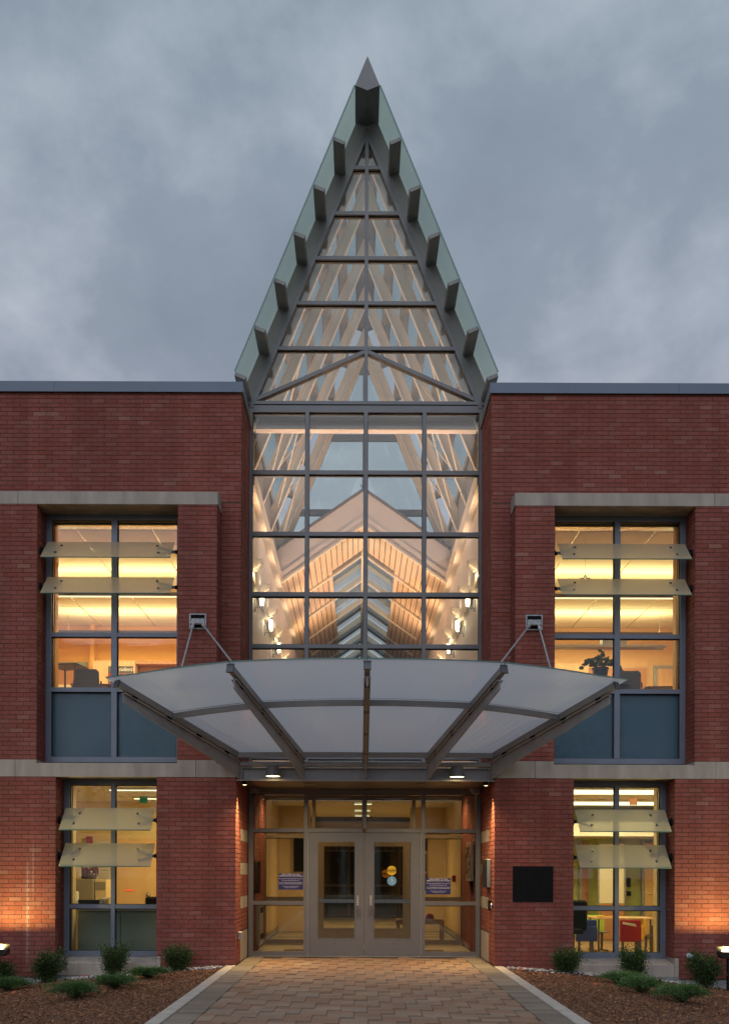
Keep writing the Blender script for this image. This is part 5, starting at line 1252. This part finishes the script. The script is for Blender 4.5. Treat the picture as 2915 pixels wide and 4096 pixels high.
# right classroom downstairs
def pocket_chair(x, y, rz, cloth, label, books=False):
    t = thing('school_chair', label, 'chair', (0, 0, 0), 'school chairs with cloth pockets')
    b = MB().box(-0.22, 0.22, 0.19, 0.24, 0.42, 0.82); b.build('cloth_pocket', cloth, t, bevel=0.018)
    MB().box(-0.225, 0.225, 0.243, 0.262, 0.36, 0.68).build('pocket_front', cloth, t, bevel=0.015)
    if books:
        for k in range(3): MB().bar((-0.12+k*0.01, 0.246, 0.69+k*0.02), (0.17, 0.246, 0.74+k*0.015), 0.012, 0.018).build('book', M['paper'], t)
    MB().box(-0.20, 0.20, -0.20, 0.19, 0.42, 0.445).build('seat', M['steel_leg'], t, bevel=0.008)
    for s in (-1, 1):
        MB().bar((s*0.14, 0.16, 0.02), (s*0.14, 0.13, 0.42), 0.05, 0.03, (0, 1, 0)).build('leg', M['steel_leg'], t)
        MB().box(s*0.14-0.02, s*0.14+0.02, -0.22, 0.26, 0.0, 0.03).build('foot_bar', M['steel_leg'], t, bevel=0.004)
    t.location = (x, y, -0.018); t.rotation_euler = (0, 0, rz); t.scale = (0.8, 0.8, 0.8)
    return t
pocket_chair(4.50, 1.95, R(180), M['red'], 'school chair with a red cloth pocket holding books', True)
pocket_chair(3.78, 2.0, R(176), M['blue'], 'school chair with a blue cloth pocket near the black office chair')
pocket_chair(5.02, 2.6, R(110), M['yellow'], 'school chair with a yellow cloth pocket seen from the side')
pocket_chair(4.38, 3.6, R(8), M['lime'], 'school chair with a lime green cloth pocket beyond the table')
tb = desk(4.58, 2.8, -0.018, 1.05, 0.8, 0.66, 'light maple school table among the coloured chairs', M['wood'], None, 0, False)
tag(MB().box(4.15, 4.4, 2.5, 2.75, 0.644, 0.665).build('paper_stack', M['sticker_orange']), 'orange paper lying on the school table', 'paper')
oc = thing('office_chair', 'high backed black office chair at the left edge of the right window', 'chair', (3.32, 1.1, 0))
MB().box(3.15, 3.66, 1.25, 1.33, 0.48, 0.98).build('backrest', M['black'], oc, bevel=0.03); MB().box(3.10, 3.55, 1.0, 1.26, 0.44, 0.52).build('seat', M['black'], oc, bevel=0.02); MB().tube((3.40, 1.15, 0.06), (3.40, 1.15, 0.44), 0.03).build('column', M['steel_leg'], oc)
for k in range(5): MB().bar((3.40, 1.15, 0.09), (3.40+0.27*math.cos(k*1.257), 1.15+0.2*math.sin(k*1.257), 0.03), 0.03, 0.03).build('leg', M['black'], oc)
tag(MB().box(5.14, 5.34, 2.6, 2.85, -0.018, 0.50).build('waste_bin', M['bracket'], bevel=0.01), 'dark blue grey waste bin at the right edge of the classroom', 'bin')
bin_ = bpy.data.objects['waste_bin']
for (xa, xb, lb) in ((3.98, 4.62, 'pale whiteboard on an easel in the centre of the right classroom'),):
    w_ = thing('white_board', lb, 'whiteboard', (xa, 6.6, 0)); MB().box(5.08, 5.60, 6.55, 6.6, 0.78, 2.05).build('board_face', M['white_board'], w_); MB().box(5.05, 5.078, 6.54, 6.61, 0.74, 2.09).build('board_frame', M['galv'], w_); MB().box(5.602, 5.63, 6.54, 6.61, 0.74, 2.09).build('board_frame', M['galv'], w_); MB().box(5.08, 5.60, 6.54, 6.61, 0.0, 0.775).build('board_apron', M['wood_dark'], w_)
for (xa, xb, lb, c) in ((4.90, 5.04, 'brown wooden door edge left of the classroom whiteboard', 'wood_dark'), (5.70, 5.88, 'brown wooden door right of the classroom whiteboard', 'wood_dark'), (6.30, 6.7, 'tan door with a steel lever at the right of the classroom', 'tan')):
    d_ = thing('classroom_door', lb, 'door', ((xa+xb)/2, 7.5, 0)); MB().box(xa, xb, 7.48, 7.56, 0, 2.1).build('door_leaf', M[c], d_); MB().box(xa-0.06, xa, 7.46, 7.58, 0, 2.16).build('door_frame', M['galv'], d_); MB().bar((xa+0.05, 7.43, 0.98), (xa+0.17, 7.43, 0.98), 0.02, 0.02).build('lever_handle', M['chrome'], d_)
ph = thing('wall_phone', 'black wall phone on the green classroom wall', 'phone', (4.95, 7.5, 1.3)); MB().box(5.93, 6.0, 7.5, 7.58, 1.12, 1.32).build('handset', M['black'], ph, bevel=0.01); MB().box(5.93, 6.01, 7.5, 7.58, 0.92, 1.02).build('cord_box', M['black'], ph)
tag(MB().box(4.70, 4.83, 2.6, 2.64, 2.64, 2.76).build('exit_sign', M['em_orange'], bevel=0.004), 'orange lit exit sign under the right classroom ceiling', 'exit sign')
tag(MB().box(2.22, 6.78, 5.9, 7.55, 2.2, 2.5).build('dropped_ceiling', M['tile']), kind='structure')

# ------------------------------------------------------------------ ground
g = MB().box(-400, 400, -400, 400, -1.2, -1.0).build('ground', M['lawn']); tag(g, kind='structure')
def zbed(x, y=0):
    a = max(0.0, abs(x)-2.1)
    return -0.022-0.050*a-0.012*min(a, 4)**2*1.0
# lawn either side beyond the beds and in front is out of view; the walk runs towards the camera and past it
WY = -22.0
pw = tag(MB().box(-2.0, 2.0, WY, YG-0.02, -0.5, -0.013).build('paved_walk', M['sand']), kind='structure')
pav = []
random.seed(3)
XI = 1.96-0.285
def add_paver(x0, x1, y0, y1, grey=False):
    x0, x1 = max(x0, -1.955 if grey else -XI), min(x1, 1.955 if grey else XI)
    if x1-x0 < 0.03 or y1-y0 < 0.03: return
    pav.append((x0, x1, y0, y1, grey, random.uniform(-0.0025, 0.0015)))
L_, T_, S_, H_ = 0.275, 0.138, 0.138, 0.414
for i in range(-16, 17):
    for j in range(-40, 40):
        x = i*L_-j*S_; y = -i*T_-j*H_
        # lattice of the laying pattern: three stacked pavers and a half one beside them
        if -2.4 < x < 2.3 and WY < y < YG-0.02:
            yy = y
            for k in range(3):
                a, b = yy-(k+1)*0.138, yy-k*0.138
                if b < YG-0.03 and a > WY: add_paver(x, x+L_, a, min(b, YG-0.03))
            if y+0.0 < YG-0.17: add_paver(x+L_, x+L_+S_, y-H_-0.0, y-H_+0.138)
for s in (-1, 1):
    y = YG-0.03
    while y > WY:
        a, b = (XI, 1.955) if s > 0 else (-1.955, -XI)
        pav.append((a, b, y-0.155, y, True, random.uniform(-0.0025, 0.0015))); y -= 0.155
vis = [p for p in pav if p[2] > -6.2 and p[3] < YG]
vis.sort(key=lambda p: (p[2]+15.9)**2+((p[0]+p[1])/2)**2)
sel = set(id(p) for p in vis[:300])
PC = {}
def paver_geo(mb, x0, x1, y0, y1, z, c=0.004, gp=0.0022):
    a, b, d, e = x0+gp, x1-gp, y0+gp, y1-gp
    mb.add([(a, d, z-0.03), (b, d, z-0.03), (b, e, z-0.03), (a, e, z-0.03), (a, d, z-c), (b, d, z-c), (b, e, z-c), (a, e, z-c), (a+c, d+c, z), (b-c, d+c, z), (b-c, e-c, z), (a+c, e-c, z)],
           [(0,1,5,4),(1,2,6,5),(2,3,7,6),(3,0,4,7),(4,5,9,8),(5,6,10,9),(6,7,11,10),(7,4,8,11),(8,9,10,11)])
mbs = [MB(), MB()]; tns = [[], []]
for p in pav:
    x0, x1, y0, y1, gy, dz = p
    t = random.random()
    if id(p) in sel:
        t = round(t*9)/9
        key = (round(x1-x0, 3), round(y1-y0, 3), gy, t)
        if key not in PC:
            mb = MB(); w, h = key[0], key[1]; paver_geo(mb, -w/2, w/2, -h/2, h/2, 0); me = mb.mesh('paver', M['paver_grey'] if gy else M['paver'], fix=False); tone_attr(me, [t]*9); PC[key] = me
        o = bpy.data.objects.new('paver', PC[key]); COL.objects.link(o); o.parent = pw; o.location = ((x0+x1)/2, (y0+y1)/2, dz)
    else:
        paver_geo(mbs[gy], x0, x1, y0, y1, dz); tns[gy] += [t]*9
for k, nm in ((0, 'paving'), (1, 'border_paving')):
    me = mbs[k].mesh(nm, M['paver_grey'] if k else M['paver'], fix=False); tone_attr(me, tns[k]); o = bpy.data.objects.new(nm, me); COL.objects.link(o); o.parent = pw; o['kind'] = 'stuff'
for s in (-1, 1):
    k = MB(); y = -0.03
    kb = thing('kerb', ('left' if s < 0 else 'right')+' pale concrete kerb along the paved walk', 'kerb', (s*2.03, 0, 0), 'kerbs of the paved walk')
    while y > WY:
        y2 = max(y-2.4, WY); MB().box(s*1.962, s*2.105, y2+0.004, y, -0.3, 0.012).build('kerb_stone', M['kerb'], kb, bevel=0.008); y = y2
# planting beds
for s in (-1, 1):
    nx, ny = 70, 110; x0, x1 = 2.106, 9.0; y0, y1 = -14.0, 0.02
    vs, fs = [], []
    for j in range(ny+1):
        for i in range(nx+1):
            f = i/nx; x = x0+(x1-x0)*f**1.3; y = y1+(y0-y1)*(j/ny)**1.5
            z = zbed(x)+0.018*mnoise.noise(Vector((x*1.7, y*1.7, 3*s)))+0.008*mnoise.noise(Vector((x*9, y*9, 1)))
            if y > -0.3: z -= 0.02*(y+0.3)/0.3
            if i == 0: z -= 0.01
            vs.append((s*x, y, z))
    for j in range(ny):
        for i in range(nx):
            a = j*(nx+1)+i; q = (a, a+1, a+nx+2, a+nx+1); fs.append(q if s < 0 else q[::-1])
    o = MB().add(vs, fs).build('mulch_bed', M['mulch'], fix=False, smooth=True); tag(o, kind='structure')
    # bark chips
    random.seed(31+s); ch = MB(); tn = []
    def edge_y(x):     # line between pebbles and mulch
        return -0.25-0.12*math.sin((abs(x)-2.2)*1.4)-0.10*max(0, abs(x)-3.6)
    for i in range(22000):
        x = 2.11+(6.2-2.11)*random.random(); y = -0.12-random.random()**1.1*6.3
        if y > edge_y(x)+0.02: continue
        near = (y < -3.5)
        L = random.uniform(0.008, 0.030); W = random.uniform(0.004, 0.010); z = zbed(x)+0.018*mnoise.noise(Vector((x*1.7, y*1.7, 3*s)))+random.uniform(0.002, 0.016)
        d = Vector((random.uniform(-1, 1), random.uniform(-1, 1), random.uniform(-0.35, 0.35))).normalized()*L; w_ = d.cross(Vector((random.uniform(-0.5, 0.5), random.uniform(-0.5, 0.5), 1))).normalized()*W
        u = d.cross(w_).normalized()*0.003
        if u.z < 0: u = -u
        c = Vector((s*x, y, z))
        ch.add([c-d-w_*0.6, c+d-w_, c+d*0.8+w_, c-d+w_*0.7, c-d*0.9-w_*0.5+u, c+d*0.9-w_*0.9+u, c+d*0.75+w_*0.9+u, c-d*0.9+w_*0.6+u], [(4,5,6,7),(0,1,5,4),(1,2,6,5),(2,3,7,6),(3,0,4,7)])
        t = min(0.99, random.betavariate(1.5, 3.2)); tn += [t]*5
    me = ch.mesh('bark_mulch', M['chip'], fix=False); tone_attr(me, tn); o = bpy.data.objects.new('bark_mulch', me); COL.objects.link(o); tag(o, ('left' if s < 0 else 'right')+' bed of loose brown bark mulch', 'mulch', kind='stuff')
    # pebbles
    pb = MB(); tn = []
    for i in range(2600):
        x = 2.16+(8.0-2.16)*random.random()**1.1; y = random.uniform(edge_y(x)-0.03, 0.0-0.012)
        r = random.uniform(0.010, 0.026); n0 = len(pb.f)
        pb.ball((s*x, y-0.005, zbed(x)-0.002+random.uniform(0, 0.03)), r, 6, 4, (random.uniform(0.8, 1.4), random.uniform(0.7, 1.1), random.uniform(0.5, 0.75)))
        tn += [random.random()]*(len(pb.f)-n0)
    me = pb.mesh('pebbles', M['pebble'], fix=False, smooth=True); tone_attr(me, tn); o = bpy.data.objects.new('pebbles', me); COL.objects.link(o); tag(o, ('left' if s < 0 else 'right')+' strip of pale river pebbles along the brick wall', 'pebbles', kind='stuff')
    # black edging strip
    ep = []
    xs = [2.2+i*0.2 for i in range(30)]
    e = MB()
    for a, b in zip(xs, xs[1:]): e.bar((s*a, edge_y(a), zbed(a)+0.0), (s*b, edge_y(b), zbed(b)+0.0), 0.008, 0.05)
    e = e.build('bed_edging', M['black'], fix=False); tag(e, ('left' if s < 0 else 'right')+' black edging strip between pebbles and mulch', 'edging')

# ------------------------------------------------------------------ shrubs
def shrub_mesh(seed, h, w, lean=0.0):
    random.seed(seed); lf = MB(); tn = []; sm = MB()
    tips = []
    for i in range(46):
        a = random.random()*6.28; el = random.random()**0.7
        r = w*0.5*random.uniform(0.55, 1.05)*math.sin(0.35+el*1.9); z = h*(0.18+0.82*el)*random.uniform(0.8, 1.06)
        p2 = Vector((r*math.cos(a)+lean*z, r*math.sin(a)*0.85, z)); p1 = Vector((r*0.35*math.cos(a), r*0.35*math.sin(a), z*0.45)); p0 = Vector((random.uniform(-0.02, 0.02), random.uniform(-0.02, 0.02), -0.03))
        sm.tube(p0, p1, 0.006, 0.004, 5); sm.tube(p1, p2, 0.004, 0.0018, 4); tips.append((p1, p2))
    n = 5200
    for i in range(n):
        p1, p2 = random.choice(tips); q = random.random()**0.55; c = p1.lerp(p2, q*1.05)+Vector((random.gauss(0, 1), random.gauss(0, 1), random.gauss(0, 1)))*(0.038 if i % 6 else 0.06)*(w/0.45)
        if c.z < 0.03: c.z = 0.03+random.random()*0.05
        d = (c-Vector((0, 0, h*0.35))).normalized()+Vector((random.uniform(-.8, .8), random.uniform(-.8, .8), random.uniform(-.3, .9))); d.normalize()
        L = random.uniform(0.011, 0.019); sd_ = d.cross(Vector((random.uniform(-1, 1), random.uniform(-1, 1), random.uniform(-1, 1)))).normalized()*L*0.5
        lf.add([c-d*L*0.6, c+sd_, c+d*L, c-sd_], [(0, 1, 2, 3)])
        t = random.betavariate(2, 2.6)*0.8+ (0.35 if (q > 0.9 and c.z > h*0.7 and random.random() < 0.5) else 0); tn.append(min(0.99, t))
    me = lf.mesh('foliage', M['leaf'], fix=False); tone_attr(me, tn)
    return me, sm.mesh('stems', M['stem'], fix=False)
def plant(name, label, cat, meshes, loc, rz, sc, group):
    t = thing(name, label, cat, loc, group); t.rotation_euler = (0, 0, rz); t.scale = sc
    for nm, me in zip(('foliage', 'stems'), meshes):
        o = bpy.data.objects.new(nm, me); COL.objects.link(o); o.parent = t
    return t
SH = [shrub_mesh(101, 0.47, 0.46, 0.12), shrub_mesh(102, 0.46, 0.46, 0.0), shrub_mesh(103, 0.40, 0.44, 0.0)]
def mound(x, y, s):     # a low earth heap at the foot
    return
for (x, y, mi, sc, rz, lb) in ((-5.40, -0.45, 1, 0.95, 0.3, 'small evergreen shrub cut by the left edge behind a juniper'), (-4.72, -0.40, 0, 1.08, 0.0, 'tallest evergreen shrub with yellow green tips left of the lower left window'),
        (-3.71, -0.38, 1, 1.02, 2.0, 'evergreen shrub in front of the sill of the lower left window'), (-2.80, -0.33, 2, 0.98, 1.0, 'round bushy shrub beside the left kerb at the brick corner'),
        (3.02, -0.33, 2, 0.98, 3.6, 'round shrub in front of the left corner of the lower right window'), (3.97, -0.42, 1, 1.05, 4.4, 'evergreen shrub under the middle of the lower right window'), (5.0, -0.45, 1, 1.12, 5.5, 'wide evergreen shrub beside the bollard light on the right')):
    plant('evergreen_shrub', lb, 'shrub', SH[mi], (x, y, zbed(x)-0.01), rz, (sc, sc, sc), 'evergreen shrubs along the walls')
def juniper_mesh(seed, w, h):
    random.seed(seed); lf = MB(); tn = []; sm = MB()
    for i in range(34):
        a = random.random()*6.28; L = w*0.5*random.uniform(0.45, 1.12)*(1.0 if abs(math.cos(a)) > 0.5 else 0.8); rise = h*random.uniform(0.45, 1.0)
        pts = []
        for k in range(7):
            f = k/6; pts.append(Vector((L*f*math.cos(a), L*f*math.sin(a), 0.01+rise*math.sin(min(1, f*1.25)*math.pi*0.62)*(1-0.35*f))))
        sm.path(pts[:5], 0.004, 4)
        for k in range(190):
            f = random.random()**0.75*6; j = min(5, int(f)); p = pts[j].lerp(pts[j+1], f-j)
            sd_ = Vector((random.gauss(0, 1), random.gauss(0, 1), abs(random.gauss(0, 0.8))))*0.026*(w/0.55)
            c = p+sd_; d = (sd_.normalized()+(pts[-1]-pts[0]).normalized()*0.8+Vector((0, 0, 0.3))).normalized(); l = random.uniform(0.012, 0.026); s_ = d.cross(Vector((random.uniform(-1, 1), random.uniform(-1, 1), 1))).normalized()*0.005
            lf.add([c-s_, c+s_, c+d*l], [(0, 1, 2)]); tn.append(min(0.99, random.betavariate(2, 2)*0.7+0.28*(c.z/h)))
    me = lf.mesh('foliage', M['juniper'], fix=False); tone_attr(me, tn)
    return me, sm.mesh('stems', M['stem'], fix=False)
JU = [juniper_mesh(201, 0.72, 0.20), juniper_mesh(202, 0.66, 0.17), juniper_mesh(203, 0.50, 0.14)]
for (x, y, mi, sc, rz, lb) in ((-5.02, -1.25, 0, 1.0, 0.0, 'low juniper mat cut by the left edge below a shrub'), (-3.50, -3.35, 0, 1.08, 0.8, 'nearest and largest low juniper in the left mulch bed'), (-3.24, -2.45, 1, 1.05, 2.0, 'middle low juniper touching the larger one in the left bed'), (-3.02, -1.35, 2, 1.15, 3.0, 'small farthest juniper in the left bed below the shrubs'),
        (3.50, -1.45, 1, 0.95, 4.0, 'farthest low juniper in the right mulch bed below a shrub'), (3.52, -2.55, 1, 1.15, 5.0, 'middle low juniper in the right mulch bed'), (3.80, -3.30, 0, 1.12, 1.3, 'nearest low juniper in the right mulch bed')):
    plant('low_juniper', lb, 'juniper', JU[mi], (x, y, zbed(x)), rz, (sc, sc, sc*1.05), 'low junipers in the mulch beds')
# fallen leaves
random.seed(77)
for i, (x, y, lb) in enumerate(((-4.20, -0.22, 'curled orange leaf standing in the left pebbles'), (-4.72, -1.9, 'orange leaf at the end of the left edge juniper'), (-3.25, -2.95, 'brown leaf between the two big left junipers'), (4.42, -0.25, 'red folded leaf on the right pebbles'), (3.05, -2.0, 'orange leaf on the mulch by the right kerb side juniper'), (2.32, -0.35, 'tan leaf beside the right kerb at the wall'))):
    z = zbed(x)+0.03
    q = MB().add([(x-0.035, y, z), (x, y-0.02, z-0.012), (x+0.035, y, z+0.01), (x+0.02, y+0.02, z+0.03), (x-0.02, y+0.015, z+0.025)], [(0, 1, 4), (1, 2, 3), (1, 3, 4)])
    tag(q.build('fallen_leaf', M['dead_leaf'], fix=False), lb, 'leaf', 'fallen leaves')

random.seed(88)
lt = MB()
for i in range(90):
    sg = random.choice((-1, 1)); x = sg*random.uniform(1.98, 5.6); y = -0.2-random.random()**1.4*5.5; z = (zbed(x)+0.022) if abs(x) > 2.12 else 0.016
    r = random.uniform(0.010, 0.024); a = random.random()*6.28; u = Vector((math.cos(a), math.sin(a), random.uniform(-.3, .4)))*r; v = Vector((-math.sin(a), math.cos(a), random.uniform(-.3, .4)))*r*0.6; c = Vector((x, y, z+0.006))
    lt.add([c-u, c+v, c+u, c-v+Vector((0, 0, 0.006))], [(0, 1, 2), (0, 2, 3)])
lo_ = lt.build('leaf_litter', M['dead_leaf'], fix=False); tag(lo_, 'scattered small dry leaf bits over mulch and kerbs', 'leaf litter', kind='stuff')

# bollard lights
for x, n in ((-5.40, 'left'), (5.35, 'right')):
    zb_ = zbed(x)
    t = thing('bollard_light', f'black bollard light with a glowing top at the {n} edge lighting the wall', 'bollard light', (x, -0.55, zb_), 'black bollard lights')
    MB().tube((x, -0.55, zb_), (x, -0.55, 0.19), 0.042, n=16).build('post', M['blackpaint'], t)
    MB().lathe([(0.0, 0), (0.085, 0), (0.085, 0.012), (0, 0.012)], (x, -0.55, zb_+0.002), 18).build('base_plate', M['blackpaint'], t)
    MB().prism([(-0.15, 0.285), (0.15, 0.285), (0.16, 0.22), (0.13, 0.185), (-0.13, 0.185), (-0.16, 0.22)], 'y', -0.65, -0.45).build('head', M['blackpaint'], t, bevel=0.01).location.x += x
    MB().box(x-0.10, x+0.08, -0.62, -0.50, 0.287, 0.292).build('lens', M['em_bollard'], t); MB().box(x-0.16, x+0.16, -0.478, -0.468, 0.24, 0.35).build('visor', M['blackpaint'], t)
    lamp('lamp', 'SPOT', (x, -0.56, 0.305), 105, (1.0, 0.80, 0.24), t, rot=(R(160), 0, 0), spot_size=R(165), spot_blend=0.6, shadow_soft_size=0.02)

# ------------------------------------------------------------------ trees across the lawn, behind the viewpoint: the glass reflects them
def tree_mesh(seed, h, w):
    random.seed(seed); lf = MB(); tn = []; tr = MB()
    tr.tube((0, 0, -0.2), (0.1, 0.05, h*0.4), 0.22, 0.14, 9); tr.tube((0.1, 0.05, h*0.4), (0, 0, h*0.8), 0.14, 0.04, 8)
    cl_ = []
    for i in range(26):
        a = random.random()*6.28; q = random.random(); r = w*0.5*math.sin(math.pi*(0.18+0.75*q))*random.uniform(0.4, 1.0)
        c = Vector((r*math.cos(a), r*math.sin(a), h*(0.25+0.72*q))); cl_.append((c, random.uniform(0.10, 0.17)*h)); tr.tube((0, 0, h*(0.2+0.45*q)), c, 0.06, 0.015, 5)
    for i in range(3200):
        c, r = random.choice(cl_); d = Vector((random.gauss(0, 1), random.gauss(0, 1), random.gauss(0, 1))).normalized(); p = c+d*r*random.random()**0.4
        u = d.orthogonal().normalized()*random.uniform(0.08, 0.16); v = d.cross(u)*0.6
        lf.add([p-u, p+v, p+u, p-v], [(0, 1, 2, 3)]); tn.append(random.random())
    me = lf.mesh('crown', M['leaf'], fix=False); tone_attr(me, tn); return me, tr.mesh('trunk', M['stem'], fix=False)
TM = [tree_mesh(301, 9.5, 7.0), tree_mesh(302, 12.0, 8.5)]
for x, y, mi, sc, lb in ((-13.0, -46, 1, 1.0, 'broad leafy tree reflected in the left transom glass'), (-5.5, -52, 0, 0.9, 'smaller round tree reflected left of the centre transom'), (5.0, -44, 0, 0.95, 'round tree reflected in the right centre transom'), (15.0, -50, 1, 1.05, 'tall tree reflected at the right side of the glass')):
    t = thing('leafy_tree', lb, 'tree', (x, y, -1.0), 'trees across the lawn'); t.scale = (sc, sc, sc)
    for nm, me in zip(('crown', 'trunk'), TM[mi]):
        o = bpy.data.objects.new(nm, me); COL.objects.link(o); o.parent = t

ph_ = thing('portico_house', 'brick house with a white columned portico mirrored in the door glass', 'house', (0, -62, -1.0))
MB().box(-16, 16, -70, -63, -1.0, 5.2).build('wall', mat('house_brick', (0.20, 0.085, 0.06), 0.9, var=0.15, vscale=8), ph_)
MB().prism([(-16.6, 5.2), (16.6, 5.2), (12, 7.4), (-12, 7.4)], 'y', -70.5, -62.6).build('roof', M['desk_dark'], ph_)
for i in range(6):
    x = -6.5+i*2.6
    MB().lathe([(0.42, -0.6), (0.42, -0.3), (0.28, -0.2), (0.22, 4.3), (0.36, 4.5), (0.36, 4.7)], (x, -60.8, 0), 16).build('column', M['paper'], ph_)
MB().box(-7.4, 7.4, -62.9, -60.2, 4.71, 5.6).build('portico_beam', M['paper'], ph_); MB().box(-7.4, 7.4, -62.95, -60.0, -1.0, -0.61).build('portico_step', M['conc'], ph_)
for x in (-13.5, -10, 10, 13.5):
    w_ = MB().box(x-0.8, x+0.8, -63.04, -62.99, 0.6, 3.2).build('window', M['paper'], ph_)
    for a in (-1, 1):
        for b in (0, 1): MB().box(x+a*0.36-0.3, x+a*0.36+0.3, -62.98, -62.95, 0.75+b*1.2, 1.8+b*1.2).build('pane', M['blackpaint'], w_)
MB().box(-0.8, 0.8, -63.04, -62.97, -0.6, 2.6).build('door', M['desk_dark'], ph_)
